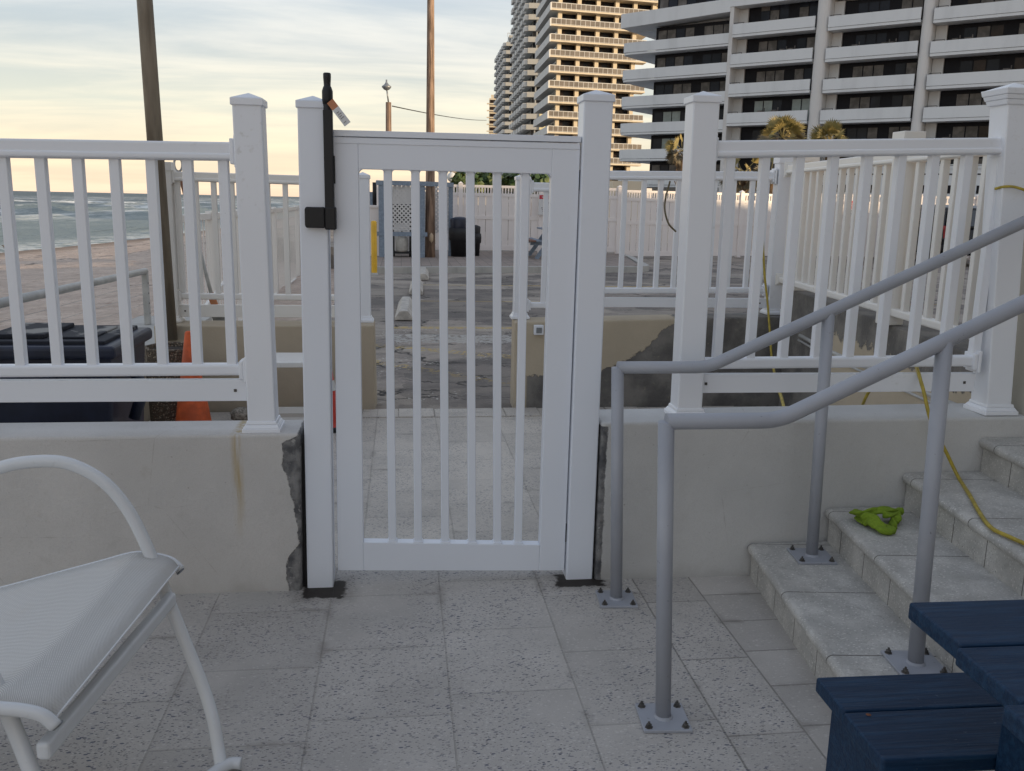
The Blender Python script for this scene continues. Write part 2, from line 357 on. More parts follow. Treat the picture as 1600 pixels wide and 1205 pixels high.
# stucco walls (patch = repaired cement with a ragged edge)
def stucco(name, c, mode=None):
    m = NT(name); P = m.sep()
    v = m.noise(2.2, 6)
    cc = m.mix(m.step(v, .35, .7), tuple(x * .88 for x in c), c)
    cc = m.mix(m.math('MULTIPLY', m.step(m.noise(14, 6), .6, .8), .18), cc, (.3, .27, .22))
    cc = m.mix(m.math('MULTIPLY', m.step(m.noise(75, 3), .735, .76), .6), cc, (.15, .12, .09))
    hl = m.vor(1.9, 'DISTANCE_TO_EDGE', m.map(scale=(1, 1, 1.3), loc=(.3, 0, .2)))
    hlm = m.math('MULTIPLY', m.math('SUBTRACT', 1.0, m.step(m.math('ADD', hl, m.math('MULTIPLY', m.math('SUBTRACT', m.noise(25, 4), .5), .02)), .0, .003)), m.step(m.noise(1.7, 3), .52, .6))
    cc = m.mix(m.math('MULTIPLY', hlm, .28), cc, (.25, .22, .19))
    cc = m.mix(m.math('MULTIPLY', m.step(m.noise(240, 3), .4, .75), .16), cc, (.25, .23, .21))
    # dirty splash zone with an edge of its own at the wall foot
    ft = m.math('SUBTRACT', m.math('MULTIPLY', m.noise(7, 5), .22), P[2])
    cc = m.mix(m.math('MULTIPLY', m.step(ft, .03, .13), .3), cc, (.27, .25, .22))
    nz = m.math('ADD', m.math('SUBTRACT', m.noise(11, 7, rough=.7), .5), m.math('MULTIPLY', m.math('SUBTRACT', m.noise(55, 6, rough=.75), .5), .45))
    patch = None
    if mode == 'left':
        # rust streak under the post
        d = m.math('ABSOLUTE', m.math('SUBTRACT', m.math('ADD', P[0], m.math('MULTIPLY', nz, .012)), -.632))
        s_ = m.math('MULTIPLY', m.math('SUBTRACT', 1.0, m.step(d, .004, .03)), m.step(m.noise(16, 5, m.map(scale=(3, 3, .25))), .3, .6))
        s_ = m.math('MULTIPLY', s_, m.step(P[2], .18, .5))
        cc = m.mix(m.math('MULTIPLY', s_, .75), cc, (.40, .29, .12))
        pr = m.ramp(m.math('DIVIDE', P[2], .66), [(0, .62), (.12, .72), (.23, .55), (.30, .22), (.45, .26), (.6, .40), (.75, .62), (.93, .72), (.97, .2), (1, .1)])
        xe = m.math('SUBTRACT', -.385, m.math('MULTIPLY', pr, .108))
        patch = m.step(m.math('SUBTRACT', m.math('ADD', P[0], m.math('MULTIPLY', nz, .045)), xe), -.002, .004)
    if mode == 'right':
        d = m.math('ADD', P[0], m.math('MULTIPLY', nz, .03)); patch = m.math('MULTIPLY', m.math('SUBTRACT', 1.0, m.step(d, .822, .828)), m.math('LESS_THAN', P[2], .665))
    if mode == 'far':
        pr = m.ramp(m.math('DIVIDE', m.math('SUBTRACT', P[0], .8), 1.4), [(0, .38), (.2, .40), (.50, .42), (.60, .50), (.78, .74), (.84, .90), (1, 1.15)])
        ze = m.math('MULTIPLY', pr, .66)
        patch = m.math('MULTIPLY', m.step(m.math('SUBTRACT', ze, m.math('ADD', P[2], m.math('MULTIPLY', nz, .12))), -.002, .004), m.step(P[0], .93, .95))
    if mode == 'side':
        ze = m.math('ADD', m.math('MULTIPLY', m.math('SUBTRACT', P[1], 5.4), .03), .73)
        patch = m.step(m.math('SUBTRACT', m.math('ADD', P[2], m.math('MULTIPLY', nz, .22)), ze), -.002, .006)
        p2 = m.step(m.math('ADD', P[1], m.math('MULTIPLY', nz, .3)), 5.6, 5.65)
        patch = m.math('MAXIMUM', patch, p2)
    nb = m.bump(m.noise(70, 6, rough=.65), .55, .004)
    nb = m.bump(m.noise(9, 4), .35, .012, nb)
    if patch is not None:
        pc = m.mix(m.step(m.noise(18, 6), .35, .65), (.085, .085, .09), (.24, .235, .23))
        if mode in ('far', 'side'): pc = m.mix(m.step(m.noise(5, 6), .35, .65), (.12, .113, .105), (.22, .205, .185))
        fl = m.math('MULTIPLY', m.step(m.noise(34, 6, rough=.7), .60, .66), .5 if mode in ('left', 'right') else .25)
        pc = m.mix(fl, pc, tuple(x * .85 for x in c))
        nb = m.bump(m.math('ADD', m.math('SUBTRACT', 1.0, patch), m.math('MULTIPLY', m.math('MULTIPLY', patch, m.noise(45, 5)), .8)), .9, .008, nb)
        cc = m.mix(patch, cc, pc)
    return m.out(cc, .88, 0, nb)
Mm['wallL'] = stucco('painted_stucco_left', (.60, .58, .555), 'left')
Mm['wallR'] = stucco('painted_stucco_right', (.58, .575, .56), 'right')
Mm['wallF'] = stucco('cream_stucco', (.52, .44, .325))
Mm['wallFR'] = stucco('cream_stucco_patched', (.52, .44, .325), 'far')
Mm['wallS'] = stucco('cream_stucco_side', (.52, .44, .325), 'side')

# asphalt
m = NT('cracked_asphalt'); P = m.sep()
st = m.map(scale=(.9, 1.1, 1))
c = m.mix(m.step(m.noise(1.3, 7, st, .65), .38, .62), (.16, .14, .125), (.36, .31, .265))
c = m.mix(m.math('MULTIPLY', m.step(m.noise(26, 4), .5, .7), .45), c, (.42, .37, .32))
c = m.mix(m.math('MULTIPLY', m.step(m.noise(.9, 5, m.map(loc=(3, 1, 0))), .52, .62), .65), c, (.44, .38, .31))
wv = m.n.new('ShaderNodeVectorMath'); wv.operation = 'ADD'; m.set(wv, 0, m.P)
ns = m.n.new('ShaderNodeVectorMath'); ns.operation = 'SCALE'; m.set(ns, 0, m.noise(2.4, 4, out=1)); ns.inputs[3].default_value = .7
m.t.links.new(ns.outputs[0], wv.inputs[1])
mp = m.map(scale=(.55, 1.25, 1), vec=wv.outputs[0])
e = m.vor(.95, 'DISTANCE_TO_EDGE', mp)
crack = m.math('SUBTRACT', 1.0, m.step(e, .004, .022))
crack = m.math('MULTIPLY', crack, m.step(m.noise(1.1, 3), .35, .5))
c = m.mix(crack, c, (.022, .02, .018))
def line(yc, w_, x0, x1, thr, slope=0.0, colr=(.50, .36, .13), amt=.85):
    global c
    yy = m.math('ADD', P[1], m.math('MULTIPLY', P[0], slope))
    l = m.math('SUBTRACT', 1.0, m.step(m.math('ABSOLUTE', m.math('SUBTRACT', yy, yc)), w_ / 2, w_ / 2 + .015))
    l = m.math('MULTIPLY', l, m.math('MULTIPLY', m.math('GREATER_THAN', P[0], x0), m.math('LESS_THAN', P[0], x1)))
    l = m.math('MULTIPLY', l, m.math('GREATER_THAN', m.noise(16, 5), thr))
    c = m.mix(m.math('MULTIPLY', l, amt), c, colr)
line(16.6, .11, .3, 9, .40); line(13.9, .11, .3, 9, .40); line(10.95, .16, -.15, 2.4, .45)
line(9.45, .22, -.3, 1.5, .51, .55); line(8.35, .22, -.3, 1.4, .53, .9); line(10.3, .11, -.2, 1.5, .5, .1, (.40, .38, .35), .6); line(10.1, .6, -.1, 1.6, .47, .05, (.50, .48, .44), .7)
vp = m.vor(.8, 'F1', m.map(scale=(.6, 1.1, 1), vec=wv.outputs[0]), 'Color'); vs_ = m.n.new('ShaderNodeSeparateColor'); m.set(vs_, 0, vp)
c = m.mix(m.math('MULTIPLY', m.step(vs_.outputs[0], .55, .6), .5), c, (.10, .088, .08))
c = m.mix(m.math('MULTIPLY', m.step(vs_.outputs[1], .62, .66), .4), c, (.42, .37, .31))
deb = m.math('MULTIPLY', m.step(m.noise(30, 4), .60, .64), m.step(m.noise(1.3, 3, m.map(loc=(9, 2, 0))), .50, .60))
deb = m.math('MULTIPLY', deb, m.math('SUBTRACT', 1.0, m.step(P[1], 10.5, 12.5)))
c = m.mix(deb, c, (.60, .57, .51))
c = m.mix(m.math('MULTIPLY', m.step(m.noise(120, 3), .5, .7), .4), c, (.12, .11, .10))
Mm['asphalt'] = m.out(c, .9, 0, m.bump(m.math('SUBTRACT', m.noise(40, 4), crack), .7, .02))
# brick sidewalk
m = NT('sidewalk_brick'); br = m.n.new('ShaderNodeTexBrick'); m.set(br, 'Vector', m.map(rot=(0, 0, PI / 2), scale=(1, 1, 1)))
m.set(br, 'Scale', 1.0); m.set(br, 'Brick Width', .4); m.set(br, 'Row Height', .22); m.set(br, 'Mortar Size', .008)
m.set(br, 'Color1', (.34, .27, .23)); m.set(br, 'Color2', (.26, .215, .185)); m.set(br, 'Mortar', (.17, .14, .12))
Mm['brick'] = m.out(m.mix(m.math('MULTIPLY', m.noise(1.2, 5), .5), br.outputs[0], (.2, .18, .16)), .85)
# sand
m = NT('beach_sand'); P = m.sep()
c = m.mix(m.step(m.noise(.8, 6), .35, .65), (.47, .36, .29), (.62, .49, .40))
c = m.mix(m.step(m.noise(4.5, 4, m.map(scale=(1, 1.3, 1))), .5, .72), c, (.36, .25, .19))
wk = m.math('ADD', P[0], m.math('MULTIPLY', m.math('SUBTRACT', m.noise(.35, 4), .5), 5))
wk = m.math('SUBTRACT', wk, m.math('MULTIPLY', m.math('SUBTRACT', P[1], 57), .16))
for x_, w_ in ((-17.3, .35), (-15.2, .22), (-12.8, .3)):
    l = m.math('SUBTRACT', 1.0, m.step(m.math('ABSOLUTE', m.math('SUBTRACT', wk, x_)), w_ * .4, w_))
    l = m.math('MULTIPLY', l, m.step(m.noise(1.6, 5), .48, .58)); c = m.mix(l, c, (.045, .03, .02))
l = m.math('MULTIPLY', m.step(m.noise(1.3, 5), .6, .66), m.step(m.noise(.25, 2), .5, .6)); c = m.mix(m.math('MULTIPLY', l, .8), c, (.05, .032, .022))
wet = m.step(m.math('ADD', P[2], m.math('MULTIPLY', m.math('SUBTRACT', m.noise(.3, 3), .5), .1)), -1.95, -1.75)
c = m.mix(wet, (.27, .21, .17), c)
c = m.mix(m.math('MULTIPLY', m.step(m.noise(3.0, 5, rough=.7), .48, .62), .35), c, (.33, .24, .185))
Mm['sand'] = m.out(c, m.math('SUBTRACT', 1.0, m.math('MULTIPLY', wet, .45)), 0, m.bump(m.math('ADD', m.noise(1.6, 3), m.noise(5.5, 5)), 1.0, .22))
# sea
m = NT('sea_water'); P = m.sep()
ds = m.math('SUBTRACT', -20.0, P[0])            # metres seaward
ds = m.math('ADD', ds, m.math('MULTIPLY', m.math('SUBTRACT', P[1], 57), .1))
near = m.math('SUBTRACT', 1.0, m.step(ds, 20, 190))
c = m.mix(near, (.075, .105, .115), (.19, .24, .245))
st = m.map(scale=(.09, .022, 1)); st2 = m.map(scale=(.6, .1, 1), rot=(0, 0, .05))
foam = m.step(m.math('ADD', m.math('MULTIPLY', m.noise(1.0, 6, st), .65), m.math('MULTIPLY', m.noise(1.2, 5, st2, .65), .35)), .47, .60)
zone = m.math('MULTIPLY', m.step(ds, 8, 60), m.math('SUBTRACT', 1.0, m.step(ds, 170, 420)))
edge = m.math('MULTIPLY', m.math('SUBTRACT', 1.0, m.step(ds, 2, 9)), m.step(m.noise(.8, 4), .4, .55))
c = m.mix(m.math('MULTIPLY', m.math('MAXIMUM', m.math('MULTIPLY', foam, zone), m.math('MULTIPLY', edge, .7)), .9), c, (.86, .88, .86))
dk = m.math('MULTIPLY', m.step(m.noise(1.0, 5, m.map(scale=(.5, .06, 1))), .55, .7), .5)
c = m.mix(dk, c, (.07, .095, .09))
h = m.math('ADD', m.noise(1.0, 6, m.map(scale=(.7, .18, 1))), m.math('MULTIPLY', m.noise(3, 4), .2))
Mm['sea'] = m.out(c, .45, 0, m.bump(h, 1, 1.2), spec=.12)

# ------------------------------------------------------------------ ground, beach, sea
def struct(name, mb, mat, **k): return tag(mb.build(name, mat, **k), kind='structure')
struct('patio', MB().box((-6, -4, -.2), (6, 3.62, 0)), Mm['patio'])
struct('path', MB().box((-1.75, 3.62, -.2), (3.0, 6.5, 0)), Mm['walk'])
b = MB()
for i in range(13):
    x = -.55 + i * .262
    b.box((x + .003, 6.28, -.02), (x + .259, 6.53, .006 + .002 * (i % 3)))
struct('path_border', b, Mm['walk'], bevel=.003)
b = MB(); 
asp = [(-1.0, 6.5), (400, 6.5), (900, 400), (900, 1500), (-6, 1500), (-6, 40), (-3.05, 30), (-1.0, 28)]
b.prism(asp, -3, -.006); struct('parking_lot', b, Mm['asphalt'])
# sand: profile falls seaward
def shore(y): return -22.3 + (y - 60) * .16 if y < 60 else -22.3 + 3.0 * (1 - math.exp(-(y - 60) / 18.8))
b = MB(); vs = []; fs = []
ys = [-60, -30, -10, 0] + [4 + i * 1.6 for i in range(60)] + [110, 140, 200, 300, 500, 900, 1600]
ts = [i / 40 for i in range(41)] + [1.15, 1.6]
for y in ys:
    for t in ts:
        x = -.9 + t * (shore(y) + .9)
        z = -.55 - 1.45 * min(t, 1) ** .8 - max(0, t - 1) * 2.5
        amp = .10 if t < .85 else .02
        z += amp * (mn.noise(Vector((x * .55, y * .55, 0))) + .6 * mn.noise(Vector((x * 1.9, y * 1.9, 3))))
        vs.append((x, y, z))
w_ = len(ts)
fs = [(j * w_ + i, j * w_ + i + 1, (j + 1) * w_ + i + 1, (j + 1) * w_ + i) for j in range(len(ys) - 1) for i in range(w_ - 1)]
b.add(vs, fs, 0, True); struct('sand', b, Mm['sand'])
# sea: long swells near the shore, flat beyond
b = MB(); vs = []
yy = [-200, -100, -40, 0] + [12 + i * 3.0 for i in range(110)] + [400, 520, 700, 1000, 1600, 3000, 8000, 20000]
dd = [-6 + i * 1.5 for i in range(110)] + [170, 190, 230, 300, 420, 700, 1500, 4000, 20000]
for y in yy:
    for d in dd:
        x = shore(y) - d; z = -2.0
        if 0 < d < 158 and y < 342:
            env = min(1, d / 25) * min(1, (158 - d) / 40)
            ph = d * .30 + 2.2 * mn.noise(Vector((y * .012, d * .01, 0)))
            cr = max(0, math.sin(ph)) ** 3
            z += env * (.75 * cr * (.35 + max(0, mn.noise(Vector((y * .03, d * .02, 5))) + .4)) + .12 * mn.noise(Vector((x * .3, y * .15, 1))))
        vs.append((x, y, z))
w_ = len(dd)
fs = [(j * w_ + i, (j + 1) * w_ + i, (j + 1) * w_ + i + 1, j * w_ + i + 1) for j in range(len(yy) - 1) for i in range(w_ - 1)]
b.add(vs, fs, 0, True); struct('sea', b, Mm['sea'])
# sidewalk island with kerb
isl = [(-.98, 19.0), (5.45, 20.2), (5.75, 20.6), (6.25, 24.0), (6.3, 25.4), (-.98, 25.4)]
struct('sidewalk', MB().prism([(-.98, 19.15), (5.3, 20.35), (5.6, 20.65), (6.1, 24.0), (6.15, 25.4), (-.98, 25.4)], -.01, .125), Mm['brick'])
b = MB()
for p, q in zip(isl[:4], isl[1:5]):
    b.bar((p[0], p[1], .055), (q[0], q[1], .055), .16, .15)
struct('kerb', b, Mm['concrete'])

# ------------------------------------------------------------------ walls
def wallthing(name, mb, mat, label, **k): return tag(mb.build(name, mat, **k), label, 'wall')
def roughbox(a, b_, nx=12, nz=6, amp=.002):
    mb = MB(); mb.box(a, b_); return mb
b = MB(); b.hexa([(-4.5, 3.40, -.05), (-.405, 3.40, -.05), (-.395, 3.62, -.05), (-4.5, 3.62, -.05)], [(-4.5, 3.395, .645), (-.392, 3.395, .652), (-.385, 3.62, .655), (-4.5, 3.62, .65)])
wallthing('low_wall', b, Mm['wallL'], 'low painted stucco wall left of the gate with a rust streak and dark cement patch', bevel=.012, seg=3)
b = MB(); b.hexa([(.802, 3.41, -.05), (3.2, 3.40, -.05), (3.2, 3.66, -.05), (.802, 3.62, -.05)], [(.802, 3.405, .680), (3.2, 3.395, .692), (3.2, 3.66, .70), (.802, 3.62, .688)])
wallthing('low_wall', b, Mm['wallR'], 'low painted stucco wall behind the grey handrails and steps', bevel=.012, seg=3)
b = MB(); b.hexa([(-1.75, 6.52, -.05), (-.20, 6.52, -.05), (-.19, 6.80, -.05), (-1.75, 6.80, -.05)], [(-1.75, 6.52, .632), (-.20, 6.52, .640), (-.20, 6.80, .640), (-1.75, 6.80, .632)])
wallthing('low_wall', b, Mm['wallF'], 'farther cream stucco wall behind the orange traffic cone', bevel=.012, seg=2)
b = MB(); b.hexa([(.84, 6.53, -.05), (3.1, 6.58, -.05), (3.1, 6.86, -.05), (.85, 6.80, -.05)], [(.84, 6.53, .665), (3.1, 6.58, .715), (3.1, 6.86, .715), (.85, 6.80, .665)])
wallthing('low_wall', b, Mm['wallFR'], 'farther cream stucco wall with a big dark cement patch and a small outlet box', bevel=.012, seg=2)
b = MB(); b.hexa([(2.68, 3.67, -.05), (2.98, 3.67, -.05), (3.3, 6.57, -.05), (2.97, 6.57, -.05)], [(2.68, 3.67, .88), (2.98, 3.67, .88), (3.3, 6.57, .93), (2.97, 6.57, .93)])
wallthing('side_wall', b, Mm['wallS'], 'taller cream side wall with flaking grey cement along its top', bevel=.01, seg=2)
b = MB(); b.hexa([(-2.35, 3.66, -1.5), (-1.76, 3.66, -1.5), (-1.76, 8.4, -1.5), (-2.35, 8.4, -1.5)], [(-2.35, 3.66, .40), (-1.76, 3.66, .40), (-1.76, 8.4, .41), (-2.35, 8.4, .41)])
wl = wallthing('kerb_wall', b, Mm['wallF'], 'cream kerb wall with a grey slab top carrying the pale pipe rail', bevel=.008)
MB().box((-2.38, 3.67, .412), (-1.735, 8.42, .455)).build('coping_slab', Mm['concrete'], wl, bevel=.006)
tag(wallthing('pier_wall', MB().box((2.66, 3.36, -.05), (4.6, 3.66, 3.2)), Mm['cream'], 'cream rendered wall at the right edge beside the railing post', bevel=.01), cat='wall')
# outlet box on the patched wall
p = at(842, 516, 6.5)
ob = thing('outlet_box', (p.x, 6.50, p.z), 'small pale outlet box with a grey cover set in the farther wall', 'outlet box')
MB().box((p.x - .037, 6.495, p.z - .037), (p.x + .037, 6.53, p.z + .037)).build('frame', Mm['vinyl'], ob, bevel=.006)
MB().box((p.x - .02, 6.489, p.z - .022), (p.x + .022, 6.4948, p.z + .02)).build('cover', Mm['steel'], ob, bevel=.002)
# conduit along the side wall
b = MB(); pts = [(2.93, 6.2, .62), (2.88, 5.7, .60), (2.82, 5.0, .60), (2.74, 4.2, .605), (2.70, 3.9, .61)]
b.tube(pts, .014, 8); b.tube([(p[0] - .01, p[1], p[2] - .035) for p in pts], .008, 8)
tag(b.build('conduit', Mm['lightrail']), 'thin pale pipes running along the taller cream side wall', 'pipe')

# ------------------------------------------------------------------ vinyl railings
def post(parent, mat, xb, xt, y, z0, z1, w=.105, yt=None, cap='pyramid', skirt=True, dirw=None, capz=.022):
    yt = y if yt is None else yt; h = w / 2
    def ring(x, yy, z, hh): return [(x - hh, yy - hh, z), (x + hh, yy - hh, z), (x + hh, yy + hh, z), (x - hh, yy + hh, z)]
    pb = MB().hexa(ring(xb, y, z0, h), ring(xt, yt, z1, h)).build('post', mat, parent, bevel=.006, seg=3)
    c = MB()
    if cap == 'pyramid':
        c.hexa(ring(xt, yt, z1 - .022, h + .006), ring(xt, yt, z1 + .004, h + .006))
        r = ring(xt, yt, z1 + .0042, h + .003); c.add(r + [(xt, yt, z1 + capz + .004)], [(0, 1, 4), (1, 2, 4), (2, 3, 4), (3, 0, 4)])
    elif cap == 'flat':
        c.hexa(ring(xt, yt, z1 - .05, h + .008), ring(xt, yt, z1 + .01, h + .008))
    else:
        for a, e, k in ((-.05, -.03, .006), (-.0298, -.012, .014), (-.0118, .012, .022)): c.hexa(ring(xt, yt, z1 + a, h + k), ring(xt, yt, z1 + e, h + k + .005))
        r = ring(xt, yt, z1 + .0122, h + .02); c.add(r + [(xt, yt, z1 + .04)], [(0, 1, 4), (1, 2, 4), (2, 3, 4), (3, 0, 4)])
    c.build('cap', mat, pb, bevel=.003)
    if skirt:
        s = MB()
        for a, e, k, k2 in ((0, .018, .020, .020), (.018, .032, .017, .008), (.032, .045, .007, .004)): s.hexa(ring(xb, y, z0 + a, h + k), ring(xb, y, z0 + e, h + k2))
        s.build('base_skirt', mat, pb, bevel=.003)
    return pb
def rail_profile(mb, p, q, w, h, side):
    # rail with a raised lower lip, as on moulded vinyl
    p = Vector(p); q = Vector(q)
    mb.bar(p, q, w, h)
    o = Vector((0, 0, -h * .28)); mb.bar(p + o, q + o, w + .012, h * .36)
def railing(name, label, P0, P1, zt0, zt1, zb0, zb1, kick=None, bal=None, mat=None, th=.066, bth=.045, bw=.036, group=None, brackets=(1, 1), start=None):
    mat = mat or Mm['vinyl']
    r = thing(name, (P0[0], P0[1], 0), label, 'railing', group)
    P0 = Vector((P0[0], P0[1], 0)); P1 = Vector((P1[0], P1[1], 0)); L = (P1 - P0).length; u = (P1 - P0) / L
    Z = Vector((0, 0, 1))
    t = MB(); rail_profile(t, P0 + Z * (zt0 - th / 2), P1 + Z * (zt1 - th / 2), .062, th, 1); t.build('top_rail', mat, r, bevel=.008, seg=3)
    t = MB(); t.bar(P0 + Z * (zb0 - bth / 2), P1 + Z * (zb1 - bth / 2), .052, bth); t.build('bottom_rail', mat, r, bevel=.010, seg=3)
    if kick:
        k = MB(); k.bar(P0 + Z * kick[0], P1 + Z * kick[0], .032, kick[1]); kb = k.build('kick_board', mat, r, bevel=.003)
        n = Vector((-u.y, u.x, 0))
        if n.y > 0: n = -n
        s = MB()
        for e in (.05, L - .05):
            c = P0 + u * e + Z * kick[0] + n * .0165; s.lathe(c, [(0, .0), (.006, 0)], 8)
            s.bar(c, c + n * .002, .011, .011)
        s.build('screw', Mm['bolt'], kb)
    for s_ in bal:
        a = P0 + u * s_; f = s_ / L
        n = Vector((-u.y, u.x, 0))
        jit = rnd.uniform(-.002, .002)
        m_ = MB(); m_.bar(a + Z * (zb0 + (zb1 - zb0) * f - .01) + u * jit, a + Z * (zt0 + (zt1 - zt0) * f - th + .01), bw, bw, up=n)
        m_.build('baluster', mat, r, bevel=.003)
    for e, on in ((0, brackets[0]), (L, brackets[1])):
        if not on: continue
        sgn = 1 if e == 0 else -1
        for zz, hh in ((zt0 if e == 0 else zt1, th), (zb0 if e == 0 else zb1, bth)):
            k = MB(); c = P0 + u * e + Z * (zz - hh / 2)
            k.bar(c, c + u * sgn * .014, .088, hh + .05, up=Z); k.bar(c + u * sgn * .0142, c + u * sgn * .03, .078, hh + .026, up=Z)
            k.build('bracket', mat, r, bevel=.004)
    return r
YF = 3.49
# left section: rails run on past the frame
Lx0 = -2.25; Rx1 = -.592
xs = [at(x, 550, YF).x for x in (30, 88, 147, 205, 260, 312, 362)]
xs = [(at(a, 550, YF).x + at(b_, 260, YF).x) / 2 for a, b_ in ((38, 1), (96, 66 - 9), (150, 114), (205, 178), (260, 236), (312, 296), (362, 350))]
step_ = (xs[-1] - xs[0]) / 6
bl = [xs[0] + step_ * i for i in range(-6, 7)]
r1 = railing('vinyl_railing', 'white vinyl railing on the low wall left of the gate, in front of the sea', (Lx0, YF), (Rx1, YF), 1.722, 1.741, .905, .913, (.808, .085), [x - Lx0 for x in bl if x > Lx0 + .05], mat=Mm['vinyl'])
post(r1, Mm['vinyl'], at(409, 660, 3.44).x, at(385, 150, 3.44).x, 3.49, .648, 1.892)
# right section
Lx, Rx = 1.20, 2.452
bl = [(at(a, 300, YF).x + at(b_, 550, YF).x) / 2 for a, b_ in ((1141, 1116), (1189, 1174), (1241, 1225), (1292, 1275), (1344, 1325), (1397, 1377), (1451, 1427), (1503, 1475), (1556, 1521))]
bl = [bl[0] + (bl[-1] - bl[0]) / 8 * i for i in range(9)]
r2 = railing('vinyl_railing', 'white vinyl railing on the low wall right of the gate, behind the grey handrails', (Lx, YF), (Rx, YF), 1.797, 1.845, .932, .942, (.826, .08), [x - Lx for x in bl if x - Lx > .03], mat=Mm['vinyl'])
post(r2, Mm['vinyl'], at(1078, 635, 3.44).x, at(1105, 150, 3.44).x, 3.49, .685, 1.958)
post(r2, Mm['vinyl'], at(1561, 630, 3.44).x, at(1592, 170, 3.44).x, 3.49, .692, 2.02, cap='crown', w=.115)
# farther railings
y2 = 6.72
r3 = railing('vinyl_railing', 'white railing on the farther wall behind the traffic cone', (-1.62, y2), (-.325, y2), 1.707, 1.697, .845, .84, (.715, .09), [.04 + .125 * i for i in range(11)], mat=Mm['oldvinyl'])
post(r3, Mm['oldvinyl'], -1.66, -1.66, y2, .635, 1.76, w=.10, cap='flat'); post(r3, Mm['vinyl'], -.275, -.275, y2, .64, 1.71, w=.095)
r4 = railing('vinyl_railing', 'short low white railing on the farther wall just right of the opening', (.95, y2), (1.36, y2), 1.69, 1.69, .795, .795, None, [.13, .26], mat=Mm['vinyl'])
post(r4, Mm['vinyl'], .90, .90, y2, .67, 1.725, w=.10)
r5 = railing('vinyl_railing', 'long white railing on the patched farther wall with a cable hanging on it', (1.47, y2), (2.86, y2), 1.787, 1.812, .91, .925, (.80, .075), [.05, .205 + .005, .36, .49, .63, .77, .915, 1.065, 1.215, 1.33], mat=Mm['vinyl'])
post(r5, Mm['vinyl'], 1.415, 1.415, y2, .68, 1.84, w=.10); post(r5, Mm['vinyl'], 2.92, 2.92, y2, .715, 1.925, w=.10, cap='flat')
r6 = railing('vinyl_railing', 'white railing running back along the taller side wall on the right', (2.93, 6.62), (2.70, 3.60), 1.86, 1.872, 1.02, .985, None, [.10 + .1275 * i for i in range(23)], mat=Mm['oldvinyl'])
post(r6, Mm['oldvinyl'], 2.79, 2.79, 4.78, .90, 1.96, w=.11, cap='flat', skirt=False)
post(r6, Mm['oldvinyl'], 3.02, 3.02, 6.50, .92, 1.93, w=.10, cap='flat', skirt=False)
# tall slatted beach fence running away
r7 = thing('picket_railing', (-3, 12, 0), 'long white slatted railing running away beside the sand', 'railing')
yy_ = 12.35; n_ = 0
while yy_ < 28:
    L = 2.4
    MB().bar((-3, yy_ + .05, 1.22), (-3, yy_ + L - .05, 1.22), .06, .10).build('top_rail', Mm['oldvinyl'], r7, bevel=.006)
    MB().bar((-3, yy_ + .05, -.78), (-3, yy_ + L - .05, -.78), .06, .09).build('bottom_rail', Mm['oldvinyl'], r7)
    MB().box((-3.06, yy_ - .05, -1.3), (-2.94, yy_ + .05, 1.30)).build('post', Mm['oldvinyl'], r7, bevel=.005)
    k = MB()
    for i in range(12): y_ = yy_ + .14 + i * .192; k.box((-3.007, y_ - .015, -.75), (-2.993, y_ + .015, 1.18))
    k.build('pickets', Mm['oldvinyl'], r7)
    yy_ += L
q0 = at(440, 500, 13.0); q1 = at(476, 484, 13.6)
MB().bar((-3.02 + .1, 13.0, q0.z - .05), (-2.9, 15.2, .12), .05, .11).build('brace', Mm['oldvinyl'], r7)

# ------------------------------------------------------------------ the gate
gp = thing('gate_post', (-.336, 3.475, 0), 'white gate post on the latch side standing in damp dirt', 'post')
post(gp, Mm['gate'], -.336 + .004, -.323 + .004, 3.472, -.02, 1.888, w=.104, skirt=False)
MB().box((-.405, 3.44, -.02), (-.388, 3.60, .60)).build('gap_shade_strip', Mm['black'], gp)  # black strip standing in for the shade in the gap to the wall
gq = thing('gate_post', (.735, 3.475, 0), 'white gate post on the hinge side standing in damp dirt', 'post')
post(gq, Mm['gate'], .736, .741, 3.476, -.02, 1.946, w=.112, skirt=False)
gate = thing('gate', (-.26, 3.46, 0), 'tall closed white gate with six narrow slats', 'gate')
g = MB()
def gx(px, py): return at(px, py, 3.44)
def quad(pts, y0, y1, mb): mb.hexa([(pts[0][0], y0, pts[0][1]), (pts[1][0], y0, pts[1][1]), (pts[1][0], y1, pts[1][1]), (pts[0][0], y1, pts[0][1])], [(pts[3][0], y0, pts[3][1]), (pts[2][0], y0, pts[2][1]), (pts[2][0], y1, pts[2][1]), (pts[3][0], y1, pts[3][1])])
y0, y1 = 3.440, 3.488
OL = [(-.262, .062), (.674, .032), (.680, 1.768), (-.250, 1.766)]
IL = [(-.158, .182), (.567, .150), (.572, 1.655), (-.156, 1.656)]
quad([OL[0], (IL[0][0], OL[0][1] - .003), (IL[3][0], OL[3][1]), OL[3]], y0, y1, g)
quad([(IL[1][0], OL[1][1] + .003), OL[1], OL[2], (IL[2][0], OL[2][1])], y0, y1, g)
fr = g.build('stile', Mm['gate'], gate, bevel=.003)
g = MB(); quad([(IL[3][0] , IL[3][1]), (IL[2][0], IL[2][1]), (IL[2][0], OL[2][1] - .0), (IL[3][0], OL[3][1])], y0, y1, g)
g.bar((OL[3][0], (y0 + y1) / 2, 1.782), (OL[2][0], (y0 + y1) / 2, 1.785), .062, .022); g.bar((OL[3][0] + .002, (y0 + y1) / 2, 1.757), (OL[2][0] - .002, (y0 + y1) / 2, 1.759), .054, .022)
